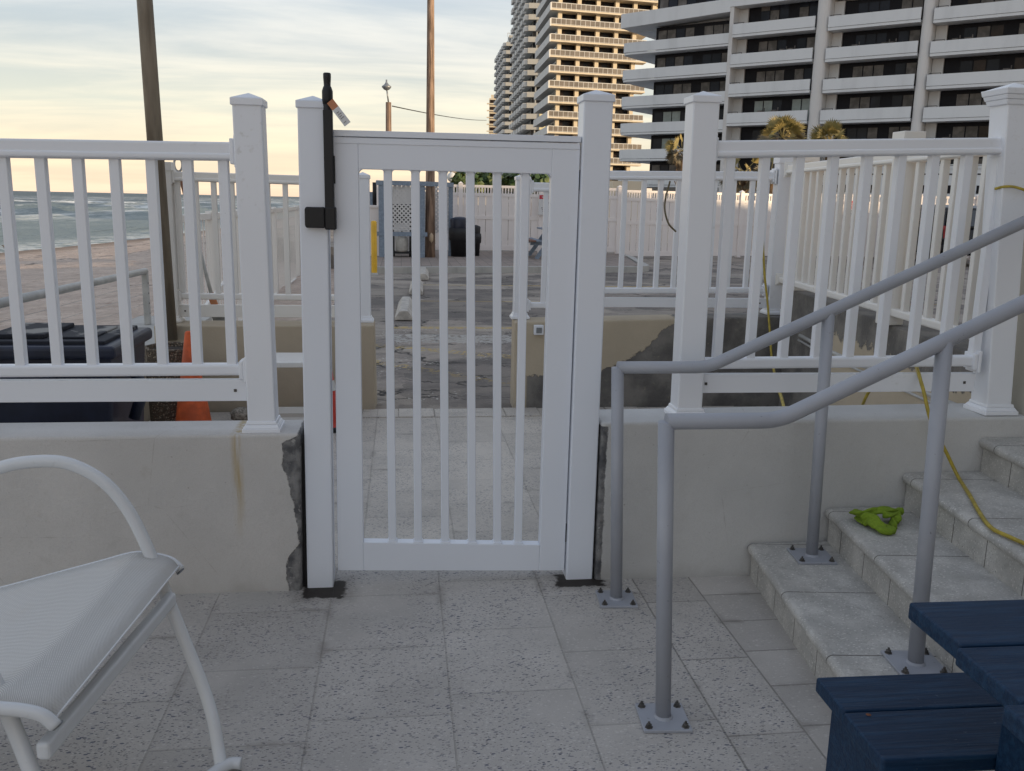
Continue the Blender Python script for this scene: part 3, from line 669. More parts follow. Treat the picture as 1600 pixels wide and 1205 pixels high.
# rounded inner corners
def fillet(cx, cz, sx, sz, r=.02):
    pts = [(cx, cz)] + [(cx + sx * r * (1 - math.sin(a * PI / 12)), cz + sz * r * (1 - math.cos(a * PI / 12))) for a in range(7)]
    vs = [(x, y0 + .001, z) for x, z in pts] + [(x, y1 - .001, z) for x, z in pts]; n = len(pts)
    fs = []
    for i in range(1, n - 1): fs += [(0, i, i + 1), (n, n + i + 1, n + i)]
    for i in range(1, n - 1): fs.append((i, n + i, n + i + 1, i + 1))
    g.add(vs, fs)
fillet(IL[3][0], IL[3][1] + .0005, 1, -1); fillet(IL[2][0], IL[2][1] + .0005, -1, -1)
bxs = []
for (xt, xb) in ((606.5, 612.5), (649.5, 653), (692.5, 695.5), (735.5, 737.5), (777.5, 777.5), (820.5, 811)):
    a = gx(xt, 330); c = gx(xb, 800); bxs.append((a.x, c.x))
for k_, (a, c) in enumerate(bxs):
    for s_ in (-1, 1): fillet(a + s_ * .0155, 1.6558, s_, -1, .011)
g.build('top_rail', Mm['gate'], gate, bevel=.0025)
g = MB(); quad([(IL[0][0], OL[0][1] - .003), (IL[1][0], OL[1][1] + .003), (IL[1][0], IL[1][1]), (IL[0][0], IL[0][1])], y0, y1, g)
g.build('bottom_rail', Mm['gate'], gate, bevel=.0025)
for a, c in bxs:
    slope = (a - c) / (1.5 - .35); x0 = c - slope * .19; x1 = a + slope * .13
    zb = IL[0][1] + (IL[1][1] - IL[0][1]) * (x0 - IL[0][0]) / (IL[1][0] - IL[0][0])
    g = MB(); quad([(x0 - .016, zb - .01), (x0 + .016, zb - .01), (x1 + .016, 1.665), (x1 - .016, 1.665)], 3.449, 3.480, g); sl = g.build('slat', Mm['gate'], gate, bevel=.003)
    g = MB(); quad([(x0 - .021, zb - .002), (x0 + .021, zb - .002), (x0 + .019, zb + .006), (x0 - .019, zb + .006)], 3.442, 3.486, g); g.build('socket', Mm['gate'], sl, bevel=.002)
# hinges in the right gap
for z in (1.615 - .02, .155):
    hg = MB().box((.675, 3.452, z), (.6905, 3.47, z + .078)).build('hinge', Mm['black'], gate)
# long pull-up latch
lb = MB(); lx = -.262; ly = 3.41
lb.tube([(lx, ly, 1.46), (lx, ly, 1.90)], .0155, 16); lb.box((lx - .0165, ly - .016, 1.50), (lx + .0165, ly + .026, 1.86))
lt = lb.build('latch', Mm['black'], gate, bevel=.003)
k = MB(); k.lathe((lx, ly, 0), [(.0, 1.88), (.017, 1.88), (.0195, 1.895), (.0195, 1.925), (.0145, 1.940), (.0125, 1.942), (.0125, 1.950), (.0140, 1.972), (.0140, 1.985), (.011, 1.988), (0, 1.988)], 20); k.build('knob', Mm['black'], lt)
k = MB(); k.box((lx - .018, ly - .018, 1.432), (lx + .023, ly + .028, 1.515)); k.build('lock_body', Mm['black'], lt, bevel=.005)
k = MB(); k.box((lx + .0168, ly + .004, 1.60), (lx + .021, ly + .026, 1.70)); k.build('mounting_plate', Mm['black'], lt, bevel=.001)
k = MB()
prof = [(-.072, .010), (-.068, .0), (-.050, -.0), (.0, 0), (.0, .076), (-.05, .076), (-.068, .076), (-.072, .066)]
vs = [(lx - .018 + x, ly - .022, 1.438 + z) for x, z in prof] + [(lx - .018 + x, ly + .008, 1.438 + z) for x, z in prof]; n = 8
k.add(vs, [tuple(range(n)), tuple(range(2 * n - 1, n - 1, -1))] + [(i, i + n, (i + 1) % n + n, (i + 1) % n) for i in range(n)])
k.build('striker', Mm['black'], gp, bevel=.004)
# the paper tag hanging on the latch
p = at(517, 160, 3.385); q = at(540, 190, 3.38)
tg = thing('hang_tag', p, 'small paper tag with an orange top hanging from the black latch', 'tag')
d = (q - p).normalized(); w_ = d.cross(Vector((0, 1, 0))).normalized() * .0135
def card(mb, s0, s1, mi, y=0):
    a = p + d * s0; c = p + d * s1; o = Vector((0, .0015, 0)); y_ = Vector((0, y, 0))
    mb.hexa([a - w_ + y_, a + w_ + y_, a + w_ + o + y_, a - w_ + o + y_], [c - w_ + y_, c + w_ + y_, c + w_ + o + y_, c - w_ + o + y_], mi)
t_ = MB(); card(t_, .026, .095, 0); t_.build('paper', Mm['signwhite'], tg)
t_ = MB(); card(t_, -.006, .026, 0); t_.build('header', Mm['tagorange'], tg)
t_ = MB()
for i, s_ in enumerate((.042, .050, .058, .066, .083)):
    a = p + d * s_ + Vector((0, -.0008, 0)) - w_ * .6; c = a + w_ * (1.1 if i % 2 else .8); t_.bar(a, c, .0012, .0016, up=(0, 1, 0))
t_.build('print', Mm['darkframe'], tg)

# ------------------------------------------------------------------ steps
PIV = Vector((1.472, 3.388, 0)); SR = rad(-6.5)
st = thing('staircase', PIV, 'pale coral stone steps with rounded edges climbing to the right', 'steps')
c_, s_ = math.cos(SR), math.sin(SR)
def S(x, y, z): return (PIV.x + x * c_ - y * s_, PIV.y + x * s_ + y * c_, z)
def sbox(x0, y0, z0, x1, y1, z1, mb):
    mb.hexa([S(x0, y0, z0), S(x1, y0, z0), S(x1, y1, z0), S(x0, y1, z0)], [S(x0, y0, z1), S(x1, y0, z1), S(x1, y1, z1), S(x0, y1, z1)])
for k in range(4):
    X0 = k * .331; y0 = -3.2; z1 = .15 * (k + 1); x1 = (k + 1) * .331 + .02 if k < 3 else 3.6
    yb = -.0 + X0 * .0
    mb = MB()
    # skewed far end following the wall
    def yf(x): return x * math.tan(-SR) + .004
    lo = [S(X0, y0, -.01), S(X0 + .05, y0, -.01), S(X0 + .05, yf(X0 + .05), -.01), S(X0, yf(X0), -.01)]
    hi = [(p[0], p[1], z1 - .042) for p in lo]; mb.hexa(lo, hi)
    mb.build('riser', Mm['riser'], st)
    mb = MB(); n = 8; r = .021; xs0 = X0 - .022; pr = []
    for i in range(n + 1):
        th = -PI / 2 - PI * i / n; pr.append((xs0 + r + r * math.cos(th), z1 - r + r * math.sin(th)))
    pr = pr + [(x1, z1), (x1, z1 - .042)]
    nn = len(pr); ny = 1
    vs = [S(x, y0, z) for x, z in pr] + [S(x, yf(max(x, X0 - .03)), z) for x, z in pr]
    mb.add(vs, [tuple(range(nn))[::-1], tuple(range(nn, 2 * nn))] + [(i, (i + 1) % nn, (i + 1) % nn + nn, i + nn) for i in range(nn)])
    o = mb.build('tread', Mm['tread'], st)
# material joints use object coordinates: objects' frame is the pivot-rotated one
for o in kids(st):
    W = world_of(st) @ o.matrix_parent_inverse
    Fm = Matrix.Translation(PIV) @ Matrix.Rotation(SR, 4, 'Z')
    L = W.inverted() @ Fm
    o.data.transform(Fm.inverted()); o.matrix_basis = L

# ------------------------------------------------------------------ handrails
def nuts(parent, cx, cy, z, hw, rz=0):
    for sx in (-1, 1):
        for sy in (-1, 1):
            ax = cx + (sx * math.cos(rz) - sy * math.sin(rz)) * hw; ay = cy + (sx * math.sin(rz) + sy * math.cos(rz)) * hw
            k = MB(); k.lathe((ax, ay, z), [(0, 0), (.013, 0), (.012, .002), (.0085, .002), (.0085, .010), (.004, .011), (.004, .018), (0, .0185)], 6, smooth=False)
            k.build('nut', Mm['bolt'], parent)
def plate(parent, cx, cy, z, hw=.078, rz=0):
    c, s = math.cos(rz), math.sin(rz)
    r = [(cx + (x * c - y * s) * hw, cy + (x * s + y * c) * hw) for x, y in ((-1, -1), (1, -1), (1, 1), (-1, 1))]
    k = MB().hexa([(a, b_, z + .0005) for a, b_ in r], [(a, b_, z + .010) for a, b_ in r])
    pl = k.build('base_plate', Mm['railpaint'], parent, bevel=.002)
    nuts(pl, cx, cy, z + .010, hw - .018, rz)
def arc(a, b, c, r, n=6):
    a, b, c = Vector(a), Vector(b), Vector(c); p = b + (a - b).normalized() * r; q = b + (c - b).normalized() * r
    return [(p * (1 - t) + b * t) * (1 - t) + (b * (1 - t) + q * t) * t for t in [i / n for i in range(n + 1)]]
def handrail(label, base1, top1, bend, end, base2, R_=.0235):
    hr = thing('handrail', base1, label, 'handrail', 'grey pipe handrails at the steps')
    d = (end - bend).normalized()
    pts = [Vector(top1) + Vector((-.0, 0, 0))] + arc(top1, bend, end, .05) + [end]
    mb = MB(); mb.tube(pts, R_, 20); mb.build('rail', Mm['railpaint'], hr)
    mb = MB(); mb.tube([base1, top1 + Vector((0, 0, 0))], R_, 20)
    vs = mb.build('post', Mm['railpaint'], hr)
    f = (base2.x - bend.x) / (end.x - bend.x); t2 = bend + (end - bend) * f; t2 = Vector((base2.x - .03, t2.y, (bend + (end - bend) * ((base2.x - .03 - bend.x) / (end.x - bend.x))).z))
    mb = MB(); mb.tube([base2, t2], R_, 20); mb.build('post', Mm['railpaint'], hr)
    # mitred elbow collar + weld beads
    mb = MB()
    mb.add([], [])
    mb.lathe((base1.x, base1.y, base1.z), [(R_ + .006, .010), (R_ + .004, .014), (R_, .018)], 20)
    mb.build('weld', Mm['railpaint'], hr); mb = MB(); mb.lathe((base2.x, base2.y, base2.z), [(R_ + .006, .010), (R_ + .004, .014), (R_, .018)], 20)
    mb.build('weld', Mm['railpaint'], hr)
    plate(hr, base1.x, base1.y, base1.z, .074, rad(-4)); plate(hr, base2.x, base2.y, base2.z, .078, rad(-6))
    return hr
def rays(px, py, Y): return at(px, py, Y)
A1 = G(963, 938, .0); B1 = G(1268, 871, .15)
t1 = at(965, 576, A1.y); bn = at(1106, 574, A1.y); en0 = at(1600, 347, B1.y)
en = bn + (en0 - bn) * 2.0
hr1 = handrail('farther grey pipe handrail beside the low wall, bolted to the paving', A1, Vector((t1.x + .0, A1.y, bn.z)), bn, en, B1)
A2 = G(1036, 1124, .0); B2 = G(1430, 1040, .15)
t2 = at(1041, 659, A2.y); bn2 = at(1216, 657, A2.y); en0 = at(1600, 474, B2.y)
en = bn2 + (en0 - bn2) * 3.0
hr2 = handrail('nearer grey pipe handrail in front of the steps, bolted to the paving', A2, Vector((t2.x, A2.y, bn2.z)), bn2, en, B2)

# ------------------------------------------------------------------ lime towel on the second step
p0 = at(1370, 812, 3.16); c0 = G(1374, 822, .30)
def surf(fn, nu, nv, mat, name, parent=None, thick=.0, uv=False, closed=False):
    vs = []; fs = []
    for j in range(nv + 1):
        for i in range(nu + 1): vs.append(fn(i / nu, j / nv))
    w = nu + 1
    fs = [(j * w + i, j * w + i + 1, (j + 1) * w + i + 1, (j + 1) * w + i) for j in range(nv) for i in range(nu)]
    mb = MB().add(vs, fs, 0, True); o = mb.build(name, mat, parent)
    if uv:
        ul = o.data.uv_layers.new(name='UVMap')
        for lp in o.data.loops:
            vi = lp.vertex_index; ul.data[lp.index].uv = ((vi % w) / nu, (vi // w) / nv)
    if thick:
        s = o.modifiers.new('solid', 'SOLIDIFY'); s.thickness = thick; s.offset = 0
    return o
tm = MB()
def fold(P, R, sx=.6, seed=0):
    pts = smooth_path([Vector(p) for p in P], 8); k = len(pts); n = 18; base = len(tm.v)
    rs = [R[0] + (R[1] - R[0]) * (i / (k - 1)) for i in range(k)]
    tm.tube(pts, [r_ * (.75 if i in (0, k - 1) else 1) for i, r_ in enumerate(rs)], n, sx=1 / sx)
    for i in range(base, len(tm.v)):
        v = Vector(tm.v[i]); ring = (i - base) // n; j = (i - base) % n
        c = pts[ring]; d = v - c
        f = 1 + .38 * mn.noise(Vector((v.x * 38 + seed, v.y * 38, v.z * 30))) + .28 * math.sin(j / n * 2 * PI * 3 + seed + ring * .25)
        v = c + d * f; v.z = max(.3025, v.z); tm.v[i] = tuple(v)
def tp(px, py, dy=0.0, z=None):
    q = G(px, py, .302 if z is None else z); return Vector((q.x, q.y + dy, q.z))
fold([tp(1333, 800, 0, .332), tp(1346, 802, 0, .345), tp(1364, 799, 0, .352), tp(1384, 797, 0, .350), tp(1397, 799, 0, .338)], (.012, .015), .62, 1)
fold([tp(1350, 812, 0, .325), tp(1362, 812, 0, .335), tp(1373, 822, 0, .326), tp(1383, 829, 0, .316), tp(1396, 829, 0, .310)], (.024, .019), .8, 4)
fold([tp(1383, 806, 0, .345), tp(1399, 802, 0, .335), tp(1403, 812, 0, .322), tp(1394, 815, 0, .318), tp(1399, 824, 0, .312)], (.013, .012), .7, 8)
fold([tp(1342, 806, 0, .318), tp(1352, 816, 0, .313), tp(1366, 820, 0, .312)], (.013, .012), .6, 12)
fold([tp(1402, 800, 0, .33), tp(1408, 796, 0, .338), tp(1409, 803, 0, .325)], (.010, .008), .7, 15)
tw = tm.build('towel', Mm['cloth']); ss = tw.modifiers.new('smooth', 'SUBSURF'); ss.levels = 1; ss.render_levels = 1
tag(tw, 'crumpled lime green towel lying on the second stone step', 'towel')
# ------------------------------------------------------------------ hoses and cables
def cord(name, P, r, mat, label, cat='hose', n=10):
    return tag(MB().tube(smooth_path(P, n), r, 8).build(name, mat), label, cat)
cord('garden_hose', [at(1345, 640, 3.95), at(1358, 612, 3.85), at(1392, 572, 3.78), at(1424, 562, 3.62), at(1440, 600, 3.40), at(1452, 650, 3.33), at(1462, 675, 3.34), at(1478, 706, 3.34), at(1497, 745, 3.30), G(1516, 775, .462), G(1530, 800, .462), G(1548, 824, .462), G(1575, 838, .462), G(1610, 853, .462), G(1680, 880, .462)], .0075, Mm['hose'],
     'yellow hose trailing over the low wall and down across the stone steps')
cord('garden_hose', [at(1196, 300, 6.60), at(1192, 350, 6.60), at(1194, 420, 6.58), at(1199, 470, 6.56), at(1203, 520, 6.45), at(1206, 560, 6.2), at(1214, 600, 5.2), at(1222, 625, 4.6), at(1230, 662, 4.3), at(1240, 700, 4.2)], .009, Mm['hose'], 'thin yellow hose hanging down over the patched farther wall')
cord('cable', [at(1047, 283, 6.60), at(1040, 310, 6.60), at(1039, 330, 6.60), at(1045, 350, 6.60), at(1056, 362, 6.62)], .007, Mm['cable'], 'short curved brown cable hanging from the long farther railing', 'cable')
P_ = [];
for k in range(9):
    th = rad(200 + k * 22); P_.append((2.50 + .085 * math.cos(th) * 1.0, 3.49 + .085 * math.sin(th), 1.64 + .01 * math.sin(k)))
cord('yellow_rope', P_, .0055, Mm['hose'], 'yellow cord tied round the right hand railing post', 'cord', 6)

# ------------------------------------------------------------------ blue picnic table with bench
zt = .75
tb = thing('picnic_table', (1.4, 1.3, 0), 'dark blue painted wooden picnic table with an attached plank bench', 'table')
def plank(x0, x1, y0, y1, z0, z1, name, rz=0.0, mat='bluewood'):
    def R(x, y): return (x - rz * (y - 1.5), y + rz * (x - 1.0))
    a, b_, c, d = R(x0, y0), R(x1, y0), R(x1, y1), R(x0, y1)
    mb = MB().hexa([(*a, z0), (*b_, z0), (*c, z0), (*d, z0)], [(*a, z1), (*b_, z1), (*c, z1), (*d, z1)])
    return mb.build(name, Mm[mat], tb, bevel=.006, seg=3)
xa = G(1418, 940, zt); xb = G(1488, 1009, zt); xc = G(1570, 1098, zt)
tz = -.02
plank(xa.x, 2.6, xb.y + .003, xa.y, zt - .038, zt, 'table_plank', tz)
plank(xb.x - .005 + .012, 2.6, xc.y + .003, xb.y - .003, zt - .038, zt - .001, 'table_plank', tz)
plank(xc.x - .0, 2.6, xc.y - .19, xc.y - .003, zt - .038, zt - .0005, 'table_plank', tz)
plank(xc.x - .0, 2.6, xc.y - .38, xc.y - .193, zt - .038, zt - .001, 'table_plank', tz)
zb = .45
ba = G(1271, 1058, zb); bb = G(1354, 1190, zb); mid = (ba.y + bb.y) / 2 + .015
plank(ba.x, 2.55, mid + .0015, ba.y, zb - .038, zb, 'bench_plank', tz)
plank(ba.x - .004, 2.55, bb.y, mid - .0015, zb - .038, zb - .0007, 'bench_plank', tz)
plank(ba.x + .03, ba.x + .068, bb.y + .02, ba.y - .03, 0.002, zb - .039, 'bench_leg', tz)
plank(1.21, 1.25, bb.y - .12, bb.y - .005, 0.002, zt - .039, 'table_leg', tz)
plank(1.20, 1.24, xc.y - .3, xa.y - .03, zt - .13, zt - .04, 'cleat', tz)
plank(ba.x + .072, ba.x + .11, xc.y - .3, ba.y - .03, zb - .13, zb - .04, 'cleat', tz)
s_ = MB(); q = G(1357, 1117, zb); s_.lathe((q.x, q.y, zb), [(.006, .0005), (.0, .0025)], 10); s_.build('screw_head', plain('rusty_screw', (.16, .06, .03), .8), tb)

# ------------------------------------------------------------------ white sling chair
ch = thing('sling_chair', (-.9, 2.1, 0), 'white metal patio chair with a pale woven sling seat in the lower left corner', 'chair')
YC = 2.44
arm = [at(x, y, Y_) for x, y, Y_ in ((-120, 800, YC), (-50, 752, YC), (0, 731, YC), (45, 722, YC), (95, 722, YC), (135, 736, YC), (170, 760, YC), (200, 797, YC), (222, 838, YC), (240, 880, YC - .005), (262, 935, YC - .02), (292, 1010, YC - .06), (318, 1075, YC - .10), (333, 1125, YC - .14), (341, 1170, YC - .17), (347, 1216, YC - .20))]
foot = arm[-1].copy(); foot.z = .018
armpts = smooth_path(arm[:-1] + [foot], 5)
F1 = at(279, 893, YC); F2 = G(85, 1135, F1.z - .0)
dl = G(30, 1140, .45) - G(262, 925, .45)
def side(off):
    mb = MB(); mb.tube([p + off for p in armpts], .0175, 14, sx=.8)
    return mb.build('side_frame', Mm['chairmetal'], ch)
side(Vector((0, 0, 0))); side(Vector((dl.x, dl.y, 0)))
for off in (Vector((0, 0, 0)), Vector((dl.x, dl.y, 0))):
    pass
p = foot; D_ = Vector((dl.x, dl.y, 0)); mb = MB(); mb.tube(smooth_path([p + Vector((.05, .012, .0)), p + Vector((.02, .01, .002)), p + Vector((-.02, -.03, 0)), p + D_ * .2 + Vector((-.04, 0, 0)), p + D_ * .5 + Vector((-.04, 0, 0)), p + D_ * .9, p + D_], 4), .0165, 12)
mb.build('base_tube', Mm['chairmetal'], ch)
a = at(268, 934, YC - .02); c = G(66, 1176, a.z)
mb = MB(); mb.bar(a, c, .03, .040); mb.build('front_bar', Mm['chairmetal'], ch, bevel=.009, seg=3)
# sling edges
far = [at(x, y, YC + .01) for x, y in ((281, 892), (268, 880), (250, 874), (228, 871), (205, 871), (150, 886), (90, 902), (0, 926), (-90, 948), (-170, 966))]
sh = F2 - F1
farc = smooth_path(far, 4); N_ = len(farc) - 1
def sling(u, v):
    k = u * N_; i = min(int(k), N_ - 1); t = k - i; p = farc[i] * (1 - t) + farc[i + 1] * t
    sag = -.022 * math.sin(PI * v) * min(1, u * 4)
    return p + sh * v + Vector((0, 0, sag + .012))
surf(sling, N_, 14, Mm['sling'], 'sling_seat', ch, thick=.003, uv=True)
for v_ in (0, 1):
    mb = MB(); mb.tube([p + sh * v_ + Vector((0, .0 + (.006 if v_ == 0 else -.006), .0)) for p in farc], .0145, 12, sx=.8)
    rr = mb.build('seat_rail', Mm['chairmetal'], ch)
    e = farc[0] + sh * v_; dd_ = (farc[0] - farc[2]).normalized()
    MB().tube([e + dd_ * .0008, e + dd_ * .004], .0125, 12).build('end_plug', Mm['steel'], rr)
# stitched hem along the front lip
hem = MB(); hem.tube([sling(.012, v / 14) + Vector((.002, 0, .001)) for v in range(15)], .0028, 6); hem.build('hem', Mm['signwhite'], ch)

# ------------------------------------------------------------------ things behind the left wall
ct = thing('utility_cart', (-1.75, 4.55, 0), 'big dark navy plastic wheeled bin with a pale dusty lid behind the left railing', 'bin')
pL = at(-60, 520, 4.35); pR = at(216, 505, 4.5)
x0, x1, ya, yb_ = -2.05, -1.345, 4.3, 4.95
b = MB(); b.hexa([(x0 + .07, ya + .06, .10), (x1 - .06, ya + .06, .10), (x1 - .06, yb_ - .06, .10), (x0 + .07, yb_ - .06, .10)], [(x0 + .02, ya + .02, .80), (x1 - .02, ya + .02, .80), (x1 - .02, yb_ - .02, .80), (x0 + .02, yb_ - .02, .80)])
b.build('tub', Mm['navyplastic'], ct, bevel=.02, seg=3)
b = MB(); b.box((x0 - .01, ya - .01, .78), (x1 + .01, yb_ + .01, .845)); rm = b.build('rim', Mm['navyplastic'], ct, bevel=.02, seg=3)
dl_ = NT('dusty_lid'); Mm['dusty'] = dl_.out(dl_.mix(dl_.step(dl_.noise(5, 6), .54, .62), (.012, .014, .022), (.26, .25, .23)), .8)
b = MB(); b.box((x0 + .05, ya + .05, .84), (x1 - .05, yb_ - .05, .862)); b.box((x0 + .11, ya + .12, .862), (x0 + .36, yb_ - .12, .884)); b.box((x1 - .3, ya + .12, .862), (x1 - .12, yb_ - .15, .872)); b.build('lid', Mm['dusty'], ct, bevel=.006)
b = MB(); b.tube([(x0 + .1, ya - .05, .70), (x1 - .25, ya - .05, .70)], .014, 10); b.build('handle', Mm['navyplastic'], ct)
for xx in (x0 + .12, x1 - .12):
    k = MB(); k.tube([(xx - .025, ya + .1, .09), (xx + .025, ya + .1, .09)], .09, 20); k.build('wheel', Mm['rubber'], ct)
b = MB(); b.tube([(x1 + .02, ya + .2, .45), (x1 + .07, ya + .2, .60), (x1 + .03, ya + .2, .70)], .03, 12); b.build('latch_arm', Mm['navyplastic'], ct)
# tall bin just behind the cart
pb = thing('planter', (-1.50, 5.95, 0), 'round pebble concrete planter full of soil behind the traffic cone', 'planter')
b = MB(); b.lathe((-1.50, 5.98, 0), [(.0, 0), (.16, 0), (.175, .5), (.18, .575), (.155, .575), (.15, .52), (0, .52)], 8, smooth=False); b.build('pot', Mm['aggregate'], pb, bevel=.008)
b = MB(); b.lathe((-1.50, 5.98, 0), [(.149, .545), (.08, .555), (0, .56)], 24); b.build('soil', Mm['soil'], pb)
def cone(x, y, h, rb, label, red=False):
    c = thing('traffic_cone', (x, y, 0), label, 'traffic cone')
    n = 5 if red else 3
    mat = Mm['redrubber'] if red else Mm['orange']
    b = MB(); b.lathe((x, y, 0), [(rb, .025), (rb * .92, .03), (rb * .80, .06), (.024, h - .01), (.018, h), (.0, h)], 28); b.build('body', mat, c)
    if red:
        for za, zb_ in ((.27, .34),):
            ra = rb * .80 + (.024 - rb * .80) * (za - .06) / (h - .07); rb2 = rb * .80 + (.024 - rb * .80) * (zb_ - .06) / (h - .07)
            b = MB(); b.lathe((x, y, 0), [(ra + .002, za), (rb2 + .002, zb_)], 28); b.build('band', Mm['whiteband'], c)
    b = MB(); s_ = rb * 1.25; b.box((x - s_, y - s_, 0.001), (x + s_, y + s_, .028)); b.build('base', Mm['rubber'] if red else mat, c, bevel=.008)
    return c
cone(-1.325, 5.72, .71, .15, 'orange traffic cone standing beside the pebble planter')
q = G(521, 655, .02); cone(-.50, 6.0, .47, .11, 'red and white banded cone glimpsed through the gap beside the gate', True)
sb = thing('side_table', (-.74, 5.9, 0), 'small white slatted plastic table behind the left gate post', 'table')
b = MB(); b.box((-.95, 5.72, .475), (-.56, 6.1, .51)); b.build('table_top', Mm['oldvinyl'], sb, bevel=.006)
for xx in (-.93, -.60):
    for yy_ in (5.745, 6.06):
        b = MB(); b.box((xx - .019, yy_ - .019, 0), (xx + .019, yy_ + .019, .474)); b.build('leg', Mm['oldvinyl'], sb, bevel=.003)
for z_ in (.10, .17):
    b = MB(); b.box((-.91, 5.737, z_), (-.62, 5.753, z_ + .04)); b.build('stretcher', Mm['oldvinyl'], sb)
rk = surf(lambda u, v: (-1.10 + (.085 + .02 * mn.noise(Vector((u * 5, v * 5, 1)))) * math.cos(u * 2 * PI) * math.sin(v * PI), 6.18 + .06 * math.sin(u * 2 * PI) * math.sin(v * PI), .055 + max(-.05, -.055 * math.cos(v * PI) + .012 * mn.noise(Vector((u * 7, v * 7, 4))))), 24, 12, Mm['rock'], 'paver_chunk')
tag(rk, 'broken chunk of pale paving lying at the foot of the farther wall', 'stone')
# brown round post
lp_ = thing('lamp_post', (-1.69, 6.45, .45), 'tall slightly leaning round bronze post rising out of the picture at the left', 'pole')
a = at(265, 531, 6.45); c = at(226, 0, 6.45); d = (c - a)
MB().tube([a, a + d * 1.0, a + d * 1.9], [.054, .050, .046], 20).build('pole', Mm['poleolive'], lp_)
b = MB(); b.box((a.x - .085, 6.45 - .085, a.z - .06), (a.x + .085, 6.45 + .085, a.z - .045)); b.box((a.x - .07, 6.39, -.3), (a.x + .07, 6.51, a.z - .0605)); b.build('base', Mm['steel'], lp_)
t_ = a + d * 1.9; b = MB(); b.lathe((t_.x, t_.y, t_.z - .05), [(0, 0), (.12, .05), (.2, .12), (.16, .18), (0, .2)], 20); b.build('lamp_head', Mm['poleolive'], lp_)
# pale cable rail on the kerb wall
cr = thing('cable_railing', (-2.1, 6.5, .45), 'pale grey pipe railing with thin cables beside the beach', 'railing')
XR = -2.15
def atx(px, py, X): d = ray(px, py); return Vector((0, 0, H)) + d * (X / d.x)
e1 = atx(226, 424, XR); e0 = atx(0, 474, XR); dd_ = e0 - e1
b = MB(); b.tube([e1 + Vector((0, .02, 0)), e1 + dd_ * 1.45], .027, 16); b.build('rail', Mm['lightrail'], cr)
for k, f in enumerate((0, .52, 1.15)):
    q = e1 + dd_ * f; b = MB(); b.box((q.x - .022, q.y - .03, .456), (q.x + .022, q.y + .03, q.z - .0)); po = b.build('post', Mm['lightrail'], cr, bevel=.004)
    b = MB()
    for j in range(4): b.tube([(q.x + .0222, q.y, q.z - .10 - .085 * j), (q.x + .024, q.y, q.z - .10 - .085 * j)], .008, 8)
    b.build('cable_hole', Mm['bolt'], po)
for j in range(4):
    q = e1; w2 = e1 + dd_ * 1.45
    MB().tube([(q.x, q.y, q.z - .10 - .085 * j), (w2.x, w2.y, w2.z - .10 - .085 * j)], .0011, 6).build('cable', Mm['steel'], cr)
# shovel leaning on the farther railing
sh_ = thing('shovel', (-1.35, 6.9, 0), 'long handled shovel with a looped grip leaning behind the farther railing', 'shovel')
ya = 6.86
g0 = at(279, 268, ya); b = MB(); pts = [g0 + Vector((.028 * math.sin(2 * PI * t / 16), 0, .05 - .05 * math.cos(2 * PI * t / 16))) for t in range(17)]
b.tube(pts, .008, 8, cap=False); b.build('grip', Mm['lightrail'], sh_)
g1 = at(283, 330, ya); g2 = at(333, 470, ya + .05); g3 = at(345, 500, ya + .06)
MB().tube([g0, g0 * .4 + g2 * .6], .013, 10).build('handle', plain('brown_handle', (.28, .12, .06), .6), sh_)
MB().tube([g0 * .4 + g2 * .6, g2], .014, 10).build('shaft', Mm['lightrail'], sh_)
dv = (g3 - g2).normalized()
b = MB(); b.bar(g2 - dv * .06, g2 + dv * .05, .05, .03, up=(0, 1, 0)); b.build('collar', Mm['tagorange'], sh_, bevel=.006)
b = MB(); b.bar(g2 + dv * .05, g2 + dv * .42, .11, .012, up=(0, 1, 0)); b.build('blade', Mm['steel'], sh_, bevel=.004)

# shore birds
bird0 = None
bp = [(10, 391), (14, 385), (90, 388), (96, 389), (162, 381), (168, 379), (176, 377), (190, 376), (196, 375), (214, 371), (222, 370)]
for i, (px, py) in enumerate(bp):
    q = G(px, py + 1.5, -1.98)
    if bird0 is None:
        bird0 = thing('shore_bird', q, 'small dark shore bird at the wet edge of the sand', 'bird', 'shore birds along the waterline')
        k = MB(); n = 10
        prof = [(-.16, .0, .01), (-.12, .015, .03), (-.02, .02, .06), (.06, .04, .055), (.10, .085, .03), (.125, .11, .032), (.15, .11, .02), (.20, .10, .003)]
        k.tube([(q.x + a, q.y, q.z + .13 + z) for a, z, r in prof], [r for a, z, r in prof], n)
        k.build('body', plain('bird_feathers', (.12, .10, .09), .8), bird0)
        for dy in (-.02, .02):
            MB().tube([(q.x, q.y + dy, q.z), (q.x + .01, q.y + dy, q.z + .11)], .005, 5).build('leg', Mm['bolt'], bird0)
        bird = bird0
    else:
        bird = copy_tree(bird0); bird.location = q; 
    bird.rotation_euler.z = rnd.uniform(-.6, .6) + (PI if i % 3 == 0 else 0); sc_ = rnd.uniform(1.0, 1.5); bird.scale = (sc_,) * 3

